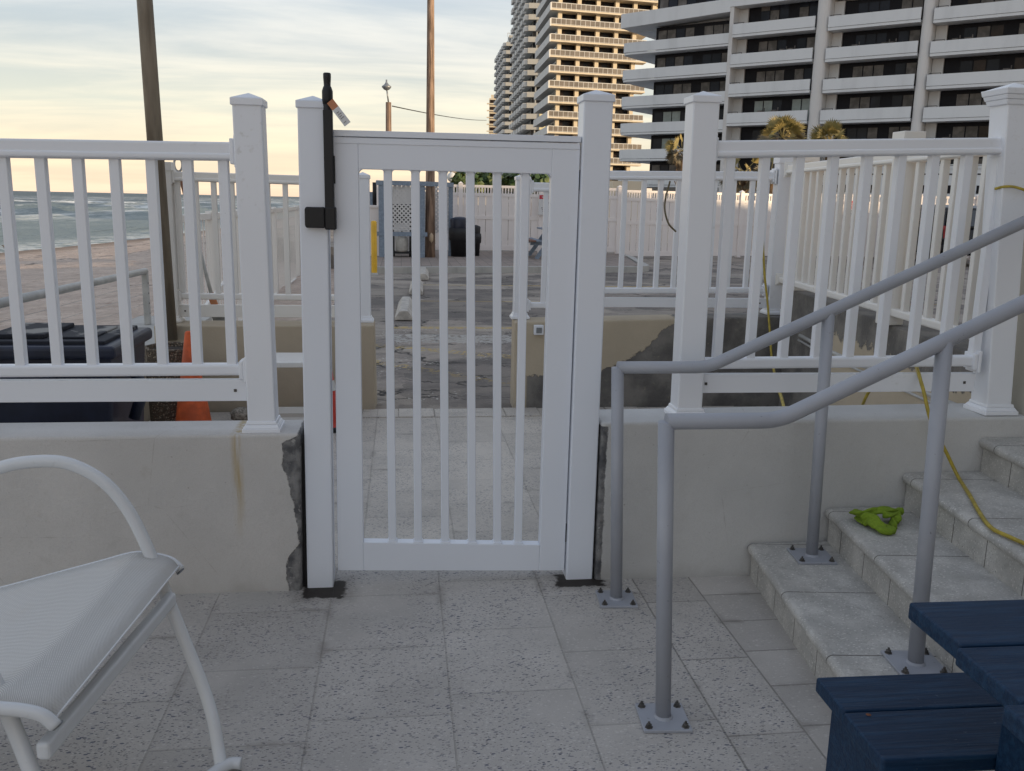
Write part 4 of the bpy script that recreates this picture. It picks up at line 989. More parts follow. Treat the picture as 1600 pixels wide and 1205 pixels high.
# ------------------------------------------------------------------ parking lot things
def wheelstop(px, py, zz, label, L=1.75):
    q = G(px, py); w = .115
    c = thing('wheel_stop', q, label, 'wheel stop', 'concrete wheel stops in the parking lot')
    pr = [(-w, 0), (-w, .04), (-.055, .125), (.05, .125), (w, .04), (w, 0)]
    n = len(pr); u = Vector((.025, 1, 0)).normalized(); s_ = Vector((u.y, -u.x, 0))
    vs = [q + s_ * a + Vector((0, 0, z + .002)) for a, z in pr] + [q + s_ * a + u * L + Vector((0, 0, z + .002)) for a, z in pr]
    MB().add(vs, [tuple(range(n)), tuple(range(2 * n - 1, n - 1, -1))] + [(i, i + n, (i + 1) % n + n, (i + 1) % n) for i in range(n)]).build('block', Mm['concrete'] if False else plain('painted_block', (.60, .56, .50), .8, var=.35, scale=9), c, bevel=.01)
wheelstop(631, 501, 0, 'nearest pale concrete wheel stop seen through the gate')
wheelstop(650, 461, 0, 'middle pale concrete wheel stop seen through the gate')
wheelstop(661, 438, 0, 'farthest pale concrete wheel stop seen through the gate')
q = G(585, 430)
bo = thing('bollard', q, 'yellow steel bollard at the edge of the parking lot', 'bollard')
zt_ = at(585, 345, q.y).z
MB().lathe((q.x, q.y, 0), [(.06, -.01), (.06, zt_ - .03), (.05, zt_ - .01), (.02, zt_), (0, zt_)], 20).build('pipe', Mm['yellow'], bo)
MB().lathe((q.x, q.y, 0), [(.085, -.01), (.085, .02), (.0605, .05)], 20).build('collar', Mm['concrete'], bo)
# white fence along the lot
FY = 25.0
fpts = [(-3.1, 25.25), (6.2, 25.25), (12.0, 26.6), (24.0, 26.6)]
def fence(name, P0, P1, zt, z0, label, post0=True):
    P0 = Vector((*P0, 0)); P1 = Vector((*P1, 0)); L = (P1 - P0).length; u = (P1 - P0) / L; Z = Vector((0, 0, 1)); n = Vector((-u.y, u.x, 0))
    fe = thing(name, P0, label, 'fence')
    np_ = max(1, round(L / 1.95)); sp = L / np_
    for i in range(np_ + 1):
        c = P0 + u * sp * i
        k = MB(); k.bar(c + Z * z0, c + Z * (zt + .03), .125, .125, up=n); po = k.build('post', Mm['fence'], fe, bevel=.006)
        r = [c + u * a + n * b_ + Z * (zt + .031) for a, b_ in ((-.075, -.075), (.075, -.075), (.075, .075), (-.075, .075))]
        k = MB(); k.add(r + [c + Z * (zt + .09)], [(0, 1, 4), (1, 2, 4), (2, 3, 4), (3, 0, 4), (3, 2, 1, 0)]); k.build('cap', Mm['fence'], po)
        if i == np_: break
        a0 = c + u * .063; a1 = c + u * (sp - .063); W = (a1 - a0).length
        k = MB()
        for zc, hh in ((zt - .035, .07), (zt - .26, .09), (z0 + (zt - z0) * .52, .10), (z0 + .12, .14)): k.bar(a0 + Z * zc, a1 + Z * zc, .05, hh)
        k.build('rail', Mm['fence'], fe)
        k = MB(); m_ = int(W / .085)
        for j in range(m_ + 1):
            q = a0 + u * (W * (j + .5) / (m_ + 1)); k.bar(q + Z * (zt - .22), q + Z * (zt - .06), .038, .03, up=n)
        k.build('top_slats', Mm['fence'], fe)
        k = MB(); m_ = round(W / .205)
        for j in range(m_):
            q = a0 + u * (W * (j + .5) / m_); w = W / m_ - rnd.choice((.012, .02, .028))
            k.bar(q + Z * (z0 + .16), q + Z * (zt - .29), w, .022, up=n)
        k.build('boards', Mm['fence'], fe)
    return fe
fence('privacy_fence', (-.62, 25.25), (6.2, 25.35), 1.97, .125, 'white slatted privacy fence behind the sidewalk and picnic table')
fence('privacy_fence', (6.35, 25.5), (12.2, 26.9), 1.93, 0, 'white privacy fence section with the red and white notice, right of the sidewalk')
fence('privacy_fence', (12.35, 26.95), (28.0, 26.6), 1.98, 0, 'white privacy fence section behind the parked black car')
# leftmost fence end with a dark pipe
fe = thing('fence_end', (-.75, 22.9, 0), 'pale fence end beside the yellow bollard with a dark pipe above it', 'fence')
a = at(578, 325, 22.9); c = at(592, 400, 22.9)
MB().box((a.x, 22.9, .0), (c.x, 22.95, a.z)).build('panel', Mm['fence'], fe, bevel=.004)
MB().box((a.x - .03, 22.87, a.z), (c.x + .02, 22.98, a.z + .07)).build('cap_rail', Mm['fence'], fe, bevel=.01)
e = at(585, 285, 22.9); MB().tube([(e.x, 22.93, a.z + .07), (e.x, 22.93, e.z)], .05, 10).build('pipe', Mm['black'], fe)
e = at(580, 300, 22.93); MB().box((e.x - .1, 22.94, a.z + .07), (e.x + .04, 22.96, e.z)).build('grey_panel', Mm['greyblue'], fe)
# signs
def sign(px0, py0, px1, py1, Y, name, label, kind):
    a = at(px0, py0, Y); c = at(px1, py1, Y); x0, x1, z1, z0 = a.x, c.x, a.z, c.z; W = x1 - x0; Hh = z1 - z0
    s = thing(name, (x0, Y, z0), label, 'sign')
    MB().box((x0, Y - .012, z0), (x1, Y, z1)).build('board', Mm['signwhite'], s)
    yf = Y - .0135
    def blk(u0, v0, u1, v1, mat, nm, txt=None):
        MB().box((x0 + W * u0, yf, z0 + Hh * v0), (x0 + W * u1, yf + .0015, z0 + Hh * v1)).build(nm, mat, s)
    def text(t, u, v, size, mat):
        # rows too small to read in the photograph: broken dashes, one mesh per row
        R_ = random.Random(t); k = MB(); Wt = min(.84, len(t) * size * .62 * Hh / W); x = u - Wt / 2
        while x < u + Wt / 2 - .02:
            l = R_.uniform(.03, .10); e_ = min(x + l, u + Wt / 2)
            k.box((x0 + W * x, yf - .0012, z0 + Hh * (v - size * .3)), (x0 + W * e_, yf - .0002, z0 + Hh * (v + size * .3))); x = e_ + .025
        k.build('lettering', mat, s)
    if kind == 'tow':
        blk(.04, .78, .96, .97, Mm['signred'], 'red_header'); text('aaaaaaa', .5, .875, .10, Mm['signwhite'])
        # black tow truck hook symbol
        k = MB(); u = lambda a_, b_: (x0 + W * a_, yf - .0005, z0 + Hh * b_)
        k.bar(u(.30, .62), u(.62, .62), .002, .075 * Hh, mi=0); k.bar(u(.55, .66), u(.78, .55), .002, .06 * Hh); k.bar(u(.62, .60), u(.50, .45), .002, .07 * Hh); k.bar(u(.36, .5), u(.54, .46), .002, .05 * Hh)
        k.build('symbol', Mm['darkframe'], s)
        for v in (.34, .26, .18, .09): text('bbbbbbbbbbbbbb' if v == .34 else 'cccccccccccc' if v == .26 else 'dddddddddd' if v == .18 else 'eeeeeee', .5, v, .055, Mm['darkframe'])
    else:
        blk(.05, .80, .95, .97, Mm['signred'], 'red_header'); blk(.05, .60, .95, .77, Mm['signred'], 'red_band'); blk(.05, .44, .95, .57, Mm['signred'], 'red_band')
        text('ff', .5, .88, .15, Mm['signwhite']); text('ggggg', .5, .68, .13, Mm['signwhite']); text('hhhhhh', .5, .50, .10, Mm['signwhite'])
        for v in (.34, .25, .16): text('iiiiiiiiii' if v == .34 else 'jjjjjjjj' if v == .25 else 'kkkkkkkkk', .5, v, .07, Mm['darkframe'])
    return s
sign(842, 304, 864, 336, 25.15, 'warning_sign', 'white notice with red header and black camera-like symbol on the fence above the picnic table', 'tow')
sign(1017, 309, 1029, 335, 26.2, 'notice_sign', 'red and white notice on the fence seen through the long farther railing', 'no')
sign(1321, 313, 1331, 338, 26.75, 'notice_sign', 'red and white notice on the fence farther right, beside a dark gap', 'no')
sign(1452, 319, 1463, 345, 26.6, 'notice_sign', 'rightmost red and white notice on the fence, left of the black car', 'no')

# utility pole, lamp pole, wire, globe lamp
q = G(672, 402, .125); t0 = at(673, 0, q.y + .3)
up = thing('utility_pole', q, 'tall weathered wooden utility pole standing on the sidewalk', 'pole')
dd_ = t0 - q; MB().tube([q - Vector((0, 0, .1)), q + dd_ * .3, q + dd_, q + dd_ * 1.5], [.13, .112, .085, .07], 16).build('pole', Mm['polewood'], up)
sc2 = at(674, 371, q.y - .12); MB().lathe((sc2.x, sc2.y, sc2.z), [(0, -.14), (.05, -.08), (.055, .05), (0, .12)], 10).build('scar', plain('bare_wood', (.5, .38, .26), .9), up)
T = q + dd_ * 1.45; MB().bar(T - Vector((1.1, 0, 0)), T + Vector((1.1, 0, 0)), .1, .12).build('crossarm', Mm['polewood'], up)
YL = 34
a = at(607, 160, YL); z0 = at(607, 330, YL)
lp2 = thing('lamp_pole', (a.x, YL, 0), 'short wooden pole with a thin mast and lamp, left of the tall utility pole', 'pole')
MB().tube([(a.x - .02, YL, 0), (a.x, YL, a.z)], [.13, .10], 12).build('pole', Mm['polewood'], lp2)
c = at(604, 137, YL); MB().tube([a, c], .028, 8).build('mast', Mm['steel'], lp2)
MB().lathe((c.x, c.y, c.z - .05), [(0, -.06), (.10, -.02), (.17, .06), (.17, .10), (.08, .16), (.03, .24), (.03, .32), (0, .33)], 14).build('lamp_head', Mm['steel'], lp2)
w0 = at(613, 166, YL); w1 = at(760, 188, 90)
P_ = []
for i in range(13):
    t = i / 12; v = w0 * (1 - t) + w1 * t; v.z -= 1.2 * 4 * t * (1 - t) * .12; P_.append(v)
tag(MB().tube(P_, .022, 5).build('overhead_wire', Mm['wire']), 'thin overhead wire running from the wooden lamp pole towards the towers', 'wire')
c = at(706, 277, 32)
gl = thing('globe_lamp', (c.x, 32, 0), 'small white globe lamp just above the privacy fence', 'lamp')
MB().lathe(c, [(.17 * math.sin(PI * i / 12), -.17 * math.cos(PI * i / 12)) for i in range(13)], 18).build('globe', Mm['whiteband'], gl)
MB().tube([(c.x, 32, 0), (c.x, 32, c.z - .17)], .03, 8).build('stem', Mm['steel'], gl)

# grill shelter with lattice screens
gs = thing('grill_shelter', (0, 22.6, .125), 'grey blue timber frame with white lattice screens behind the gate', 'shelter')
YG = 22.45
def px_x(px, py, Y): return at(px, py, Y).x
def gpost(px, Y, w=.13, zt=None):
    x = px_x(px, 350, Y); MB().box((x - w / 2, Y - w / 2, .125), (x + w / 2, Y + w / 2, zt)).build('post', Mm['greyblue'], gs, bevel=.006); return x
zt_ = at(625, 290, YG).z
xA = gpost(596, YG, .13, zt_); xB = gpost(660, YG, .12, zt_); xC = gpost(704, 23.2, .11, zt_)
MB().box((xA - .12, YG - .09, zt_), (xB + .14, YG - .02, zt_ + .11)).build('beam', Mm['greyblue'], gs, bevel=.004)
MB().bar((xB + .1, YG, zt_ + .055), (xC + .05, 23.2, zt_ + .055), .06, .11).build('beam', Mm['greyblue'], gs)
zl = at(625, 365, YG).z
MB().box((xA - .15, YG - .085, zl - .06), (xB + .12, YG - .067, zl + .04)).build('lower_rail', Mm['greyblue'], gs)
def lattice(P0, P1, z0, z1, s=.075, w=.036):
    P0 = Vector((*P0, 0)); P1 = Vector((*P1, 0)); L = (P1 - P0).length; u = (P1 - P0) / L; Hh = z1 - z0; n = Vector((-u.y, u.x, 0))
    mb = MB()
    for sgn in (1, -1):
        c = -Hh
        while c < L:
            # line x = c + t (sgn=1) ; clipped to rect
            ta = max(0, -c); tb = min(Hh, L - c)
            if tb - ta > .01:
                za, zb_ = (ta, tb) if sgn == 1 else (Hh - ta, Hh - tb)
                o = n * (.003 * sgn)
                a = P0 + u * (c + ta) + Vector((0, 0, z0 + za)) + o; b_ = P0 + u * (c + tb) + Vector((0, 0, z0 + zb_)) + o
                mb.bar(a, b_, .005, w, up=n.cross(b_ - a))
            c += s * 1.414
    return mb.build('lattice', Mm['lattice'], gs)
lattice((xA + .05, YG + .03), (xB - .05, YG + .03), zl + .04, zt_)
lattice((xB + .05, 23.35), (xC - .03, 23.35), zl, zt_ + .10)
lattice((xA, YG + 1.3), (xB, YG + 1.3), 1.0, zt_, .085)
MB().box((xA - .05, YG + 1.32, .125), (xB + .1, YG + 1.36, zt_)).build('back_screen', Mm['lattice'], gs)
# gas grill under it with propane tank
q = at(628, 402, 22.7)
gr_ = thing('gas_grill', (q.x, 22.7, .125), 'black gas grill cart carrying a propane tank under the shelter', 'grill')
xl, xr = px_x(615, 380, 22.7), px_x(641, 380, 22.7)
for x in (xl, xr):
    for y in (22.55, 22.9): MB().tube([(x, y, .20), (x, y, .95)], .022, 8).build('leg', Mm['black'], gr_)
    MB().tube([(x - .03, 22.72, .20), (x + .03, 22.72, .20)], .075, 14).build('wheel', Mm['rubber'], gr_)
MB().box((xl - .03, 22.5, .21), (xr + .03, 22.95, .25)).build('shelf', Mm['black'], gr_)
MB().box((xl - .25, 22.5, .95), (xr + .25, 22.95, 1.08)).build('firebox', Mm['black'], gr_, bevel=.02)
MB().box((xl - .24, 22.52, 1.08), (xr + .24, 22.95, 1.42)).build('hood', Mm['black'], gr_, bevel=.08, seg=4)
tx = (xl + xr) / 2
tk = thing('propane_tank', (tx, 22.6, .25), 'pale propane cylinder standing on the grill cart shelf', 'gas tank')
MB().lathe((tx, 22.62, .25), [(0, 0), (.12, 0), (.155, .05), (.155, .30), (.13, .37), (.06, .41), (0, .42)], 24).build('body', Mm['tank'], tk)
MB().lathe((tx, 22.62, .66), [(.1, -.03), (.1, .08), (.094, .08), (.094, -.03)], 20).build('collar', Mm['tank'], tk)
MB().lathe((tx, 22.62, .66), [(.025, 0), (.03, .06), (.05, .07), (.05, .10), (0, .10)], 10).build('valve', Mm['bolt'], tk)
# bins
def bin_(px, Y, label, s=1.0, lidmat='navyplastic', dome=True):
    x = px_x(px, 380, Y); z0 = .125
    bn_ = thing('trash_bin', (x, Y, z0), label, 'bin')
    MB().lathe((x, Y, z0), [(0, 0), (.22 * s, 0), (.26 * s, .70 * s), (.27 * s, .72 * s)], 24).build('tub', Mm['black'], bn_)
    mb = MB(); prof = []
    mb.lathe((x, Y, z0), [(.262 * s, .42 * s), (.276 * s, .45 * s), (.285 * s, .60 * s), (.272 * s, .735 * s), (.25 * s, .742 * s)], 18); mb.build('liner_bag', Mm['black'], bn_)
    mb = MB(); mb.lathe((x, Y, z0), [(.24 * s, .74 * s), (.25 * s, .95 * s), (.235 * s, .975 * s), (.12 * s, 1.02 * s), (0, 1.03 * s)], 24); mb.build('lid', Mm[lidmat], bn_)
    return bn_
bin_(718, 23.1, 'black trash bin with a navy lid in front of the privacy fence', .98)
bin_(739, 23.5, 'smaller black bagged bin behind the navy lidded one', .78, 'black')
# picnic table on the sidewalk
px0 = G(838, 404, .125)
pt = thing('picnic_table', (px0.x + .3, px0.y, .125), 'grey blue picnic table on the sidewalk in front of the white fence', 'table')
X, Y = px_x(838, 370, 22.6), 22.4
for yy_ in (Y, Y + 1.35):
    MB().bar((X - .02, yy_, .13), (X + .48, yy_, .84), .045, .10).build('leg', Mm['greyblue'], pt)
    MB().bar((X + 1.25, yy_, .13), (X + .75, yy_, .84), .045, .10).build('leg', Mm['greyblue'], pt)
    MB().box((X - .17, yy_ + .025, .47), (X + 1.4, yy_ + .06, .56)).build('seat_beam', Mm['greyblue'], pt)
for k in range(5): MB().box((X + .22 + k * .16, Y - .2, .841), (X + .37 + k * .16, Y + 1.6, .878)).build('table_plank', Mm['greyblue'], pt)
for k in range(2):
    MB().box((X - .2 + k * .15, Y - .2, .561), (X - .06 + k * .15, Y + 1.6, .60)).build('bench_plank', plain('worn_bench_wood', (.22, .12, .09), .8) if k == 0 else Mm['greyblue'], pt)
    MB().box((X + 1.14 + k * .15, Y - .2, .561), (X + 1.28 + k * .15, Y + 1.6, .60)).build('bench_plank', Mm['greyblue'], pt)

# black parked car seen through the right railings (rear three quarter body, side towards us)
def car(x, y, rz, label):
    c = thing('parked_car', (x, y, 0), label, 'car', rz=0)
    Mx = Matrix.Translation((x, y, 0)) @ Matrix.Rotation(rz, 4, 'Z')
    def W(p): return tuple(Mx @ Vector(p))
    # profile along length (x) : list of (x, z); body lofted over width
    body = [(-2.35, .42), (-2.40, .75), (-2.33, 1.02), (-1.5, 1.10), (1.15, 1.08), (2.1, .95), (2.35, .75), (2.38, .45), (2.2, .30), (-2.2, .30)]
    def loft(prof, w0, w1, zlo, zhi, mat, name, par=c, bev=.05):
        n = len(prof); vs = []
        for sgn in (-1, 1):
            for px_, pz in prof:
                t = (pz - zlo) / (zhi - zlo); vs.append(W((px_, sgn * (w0 + (w1 - w0) * t), pz)))
        mb = MB().add(vs, [tuple(range(n)), tuple(range(2 * n - 1, n - 1, -1))] + [(i, i + n, (i + 1) % n + n, (i + 1) % n) for i in range(n)])
        return mb.build(name, mat, par, bevel=bev, seg=3)
    loft(body, .90, .93, .3, 1.1, Mm['carpaint'], 'body')
    cab = [(-2.22, 1.05), (-1.95, 1.62), (-1.6, 1.70), (.0, 1.70), (.35, 1.62), (1.15, 1.06)]
    loft(cab, .88, .70, 1.05, 1.7, Mm['carpaint'], 'cabin')
    for (xa_, xb2, xc_, xd) in ((-1.98, -1.15, -1.15, -1.80), (-1.05, -.25, -.25, -1.05), (-.15, .85, .25, -.15)):
        for sgn in (-1, 1):
            f = lambda xx, zz: W((xx, sgn * (.895 + (.715 - .895) * (zz - 1.05) / .65), zz))
            g_ = MB(); g_.add([f(xa_, 1.13), f(xb2, 1.13), f(xc_, 1.58), f(xd, 1.58)], [(0, 1, 2, 3)]); g_.build('window', Mm['glassdark'], c)
    g_ = MB(); g_.add([W((-2.245, -.72, 1.12)), W((-2.245, .72, 1.12)), W((-2.02, .62, 1.56)), W((-2.02, -.62, 1.56))], [(0, 1, 2, 3)]); g_.build('rear_window', plain('tinted_glass', (.09, .10, .11), .1), c)
    for sgn in (-1, 1):
        k = MB(); k.hexa([W((-2.40, sgn * .70 - .14, .78)), W((-2.28, sgn * .70 - .14, .78)), W((-2.28, sgn * .70 + .14, .78)), W((-2.40, sgn * .70 + .14, .78))], [W((-2.37, sgn * .70 - .12, 1.12)), W((-2.25, sgn * .70 - .12, 1.12)), W((-2.25, sgn * .70 + .12, 1.12)), W((-2.37, sgn * .70 + .12, 1.12))]); k.build('tail_light', Mm['taillight'], c, bevel=.01)
        for wx in (-1.45, 1.5):
            w_ = MB(); w_.tube([W((wx, sgn * .78, .35)), W((wx, sgn * .95, .35))], .35, 24); wh = w_.build('wheel', Mm['rubber'], c, bevel=.02)
            r_ = MB(); r_.tube([W((wx, sgn * .951, .35)), W((wx, sgn * .957, .35))], .22, 18); r_.build('rim', Mm['chrome'], wh)
    k = MB(); k.hexa([W((-2.47, -.88, .42)), W((-2.36, -.88, .42)), W((-2.36, .88, .42)), W((-2.47, .88, .42))], [W((-2.47, -.88, .60)), W((-2.36, -.88, .60)), W((-2.36, .88, .60)), W((-2.47, .88, .60))]); k.build('bumper', Mm['carpaint'], c, bevel=.02)
    k = MB(); k.hexa([W((-2.478, -.7, .57)), W((-2.471, -.7, .57)), W((-2.471, .7, .57)), W((-2.478, .7, .57))], [W((-2.478, -.7, .60)), W((-2.471, -.7, .60)), W((-2.471, .7, .60)), W((-2.478, .7, .60))]); k.build('bumper_trim', Mm['chrome'], c)
    return c
q = G(1475, 416)
car(q.x + 1.0, q.y + 2.2, rad(82), 'black car parked facing the white fence, seen between the right railing slats')

# ------------------------------------------------------------------ plants
def leaves(mb, c, r, n, s, squash=.8, mi=0, seed=0):
    R_ = random.Random(seed)
    for _ in range(n):
        while True:
            v = Vector((R_.uniform(-1, 1), R_.uniform(-1, 1), R_.uniform(-1, 1)))
            if .35 < v.length < 1: break
        p = Vector(c) + Vector((v.x * r[0], v.y * r[1], v.z * r[2]))
        nrm = (v + Vector((R_.uniform(-.8, .8), R_.uniform(-.8, .8), R_.uniform(-.2, 1)))).normalized()
        a = nrm.orthogonal().normalized(); a = (Matrix.Rotation(R_.uniform(0, 6.28), 3, nrm) @ a); b_ = nrm.cross(a)
        k = s * R_.uniform(.6, 1.3)
        vs = [p + (a * math.cos(t) + b_ * math.sin(t) * squash) * k for t in (0, 1.05, 2.1, 3.14, 4.19, 5.24)]
        vs[0] = vs[0] + nrm * k * .15; vs[3] = vs[3] + nrm * k * .15
        mb.add(vs, [(0, 1, 2, 3, 4, 5)], mi)
def bush(x, y, z, r, label, n=500, s=.11, mat='hedge', seed=1):
    t = thing('shrub', (x, y, 0), label, 'shrub', 'sea grape shrubs behind the privacy fence')
    mb = MB(); R_ = random.Random(seed)
    for i in range(7):
        o = Vector((R_.uniform(-.7, .7) * r, R_.uniform(-.5, .5) * r, R_.uniform(-.3, .25) * r)); rr = r * R_.uniform(.35, .6)
        leaves(mb, Vector((x, y, z)) + o, (rr, rr, rr * .8), n // 7, s, seed=seed * 10 + i)
    mb.build('foliage', Mm[mat], t)
    mb = MB()
    for i in range(5):
        a = R_.uniform(0, 6.28); mb.tube([(x, y, 0), (x + .3 * r * math.cos(a), y + .3 * r * math.sin(a), z * .5), (x + .6 * r * math.cos(a), y + .5 * r * math.sin(a), z)], [.06, .045, .02], 7)
    mb.build('stem', Mm['trunk'], t)
for i, (px, py, Y_, r, lb_) in enumerate(((728, 289, 29, .55, 'leftmost low sea grape shrub showing above the white fence'), (752, 283, 29.5, .75, 'broad leafy shrub above the fence, left of the gate centre slats'), (790, 284, 30, .8, 'dark leafy shrub above the fence behind the middle gate slats'), (835, 283, 29, .75, 'sea grape shrub above the fence behind the right gate stile'), (862, 287, 30, .6, 'yellow green shrub end above the fence near the black symbol notice'))):
    q = at(px, py, Y_); bush(q.x, Y_, q.z, r, lb_, 900, .10, seed=i + 3)
def fan_palm(px, py, Y_, r, label, drymix=.3, seed=0, trunk=True, n=34, down=0.0):
    q = at(px, py, Y_); R_ = random.Random(seed)
    t = thing('palm_tree', (q.x, Y_, 0), label, 'palm tree')
    if trunk:
        mb = MB(); zz = q.z - .25; mb.tube([(q.x + .1, Y_, 0), (q.x + .05, Y_, zz * .5), (q.x, Y_, zz)], [.26, .20, .22], 14); mb.build('trunk', Mm['trunk'], t)
        mb = MB()
        for k in range(60):
            a = R_.uniform(0, 6.28); z = R_.uniform(zz * .35, zz); c = Vector((q.x + .20 * math.cos(a), Y_ + .20 * math.sin(a), z)); mb.bar(c, c + Vector((.16 * math.cos(a), .16 * math.sin(a), .30)), .07, .03)
        mb.build('leaf_boots', Mm['trunk'], t)
    for dry in (0, 1):
        mb = MB()
        cnt = int(n * (drymix if dry else 1 - drymix))
        for k in range(cnt):
            az = R_.uniform(0, 6.28); el = R_.uniform(-.75, .0) if dry else R_.uniform(-.35, 1.45) - down
            d = Vector((math.cos(az) * math.cos(el), math.sin(az) * math.cos(el), math.sin(el))); L = r * R_.uniform(.45, .62)
            base = q + d * L; mb.bar(q, base, .02, .02)
            nrm = d.orthogonal().normalized(); nrm = Matrix.Rotation(R_.uniform(0, 6.28), 3, d) @ nrm
            if nrm.z < 0: nrm = -nrm
            sd = d.cross(nrm)
            fl = r * R_.uniform(.42, .62)
            for j in range(15):
                th = (j - 7) / 7 * 1.35; dr = (d * math.cos(th) + sd * math.sin(th)); droop = Vector((0, 0, -1)) * (.02 + .16 * R_.random()) * fl
                tip = base + dr * fl * (1 - .25 * abs(th) / 1.35) + droop; m_ = base + dr * fl * .55 + droop * .15
                s = dr.cross(nrm).normalized() * .028 * r
                mb.add([base, m_ - s, tip, m_ + s], [(0, 1, 2, 3)])
        if mb.v: mb.build('dry_fronds' if dry else 'fronds', Mm['palmleafdry' if dry else 'palmleaf'], t)
fan_palm(1222, 215, 55, 1.5, 'sunlit fan palm crown in front of the condo, left of the other palm', .2, 1, n=46)
fan_palm(1296, 222, 60, 1.5, 'fan palm crown in front of the condo, right of the other palm', .25, 2, n=42)
fan_palm(1066, 236, 50, 1.15, 'scruffy dry palm half hidden behind the railing post', .75, 3, n=34)
fan_palm(1160, 272, 36, 1.05, 'low dry palm behind the railing showing brown hanging fronds', .8, 4, n=40)
fan_palm(1205, 268, 38, .9, 'small brown palm just right of the low dry palm', .85, 5, n=30)

# ------------------------------------------------------------------ right hand condo
def frame(O, u, n=None):
    O = Vector((*O, 0)); u = Vector((*u, 0)).normalized(); n = Vector(n) if n else Vector((-u.y, u.x, 0))   # n points away from the camera
    return lambda s, t, z: O + u * s + n * t + Vector((0, 0, z))
def fbox(mb, Fm, s0, s1, t0, t1, z0, z1, mi=0):
    mb.hexa([Fm(s0, t0, z0), Fm(s1, t0, z0), Fm(s1, t1, z0), Fm(s0, t1, z0)], [Fm(s0, t0, z1), Fm(s1, t0, z1), Fm(s1, t1, z1), Fm(s0, t1, z1)], mi)
FA = frame((25.4, 98.6), (23.1, -22.1))
ca = thing('condo_building', FA(10, 0, 0), 'long pale condo block in shade with wide white balcony bands and dark windows', 'building')
W = MB()
SEC = [(-.0, 10.35, 18.6, 2.80), (10.75, 19.05, 19.35, 2.86), (20.3, 28.5, 19.15, 2.82), (29.55, 38.5, 18.95, 2.80), (39.5, 48.0, 18.9, 2.8)]
# body core behind the recess and the ends
fbox(W, FA, 1.2, 50, 2.6, 18, -.5, 21.2)
W.hexa([FA(-2.2, -.05, 20.15), FA(10.36, -.05, 20.6), FA(10.36, 2.7, 20.6), FA(-2.2, 2.7, 20.15)], [FA(-2.2, -.05, 21.6), FA(10.36, -.05, 21.85), FA(10.36, 2.7, 21.85), FA(-2.2, 2.7, 21.6)])
fbox(W, FA, -2.2, 1.6, 2.7, 9, 20.15, 21.6)
fbox(W, FA, 10.36, 50, -.05, 2.7, 21.05, 22.6)
W.build('wall', Mm['condo'], ca)
for (a_, b_) in ((10.35, 10.75), (19.08, 20.28), (28.55, 29.5), (38.55, 39.45), (48.05, 49.5)):
    k = MB(); w = b_ - a_
    if w > .6:
        # rounded pier
        n = 8; r_ = w / 2; ring = [(a_ + r_ - r_ * math.cos(PI * i / n), .35 - (r_ * .8) * math.sin(PI * i / n)) for i in range(n + 1)]
        ring = ring + [(b_, 2.65), (a_, 2.65)]
        vs = [FA(s, t, -.5) for s, t in ring] + [FA(s, t, 21.04) for s, t in ring]; m_ = len(ring)
        k.add(vs, [tuple(range(m_, 2 * m_))] + [(i, (i + 1) % m_, (i + 1) % m_ + m_, i + m_) for i in range(m_)])
    else: fbox(k, FA, a_, b_, .02, 2.65, -.5, 21.04)
    k.build('pier', Mm['condograve'], ca)
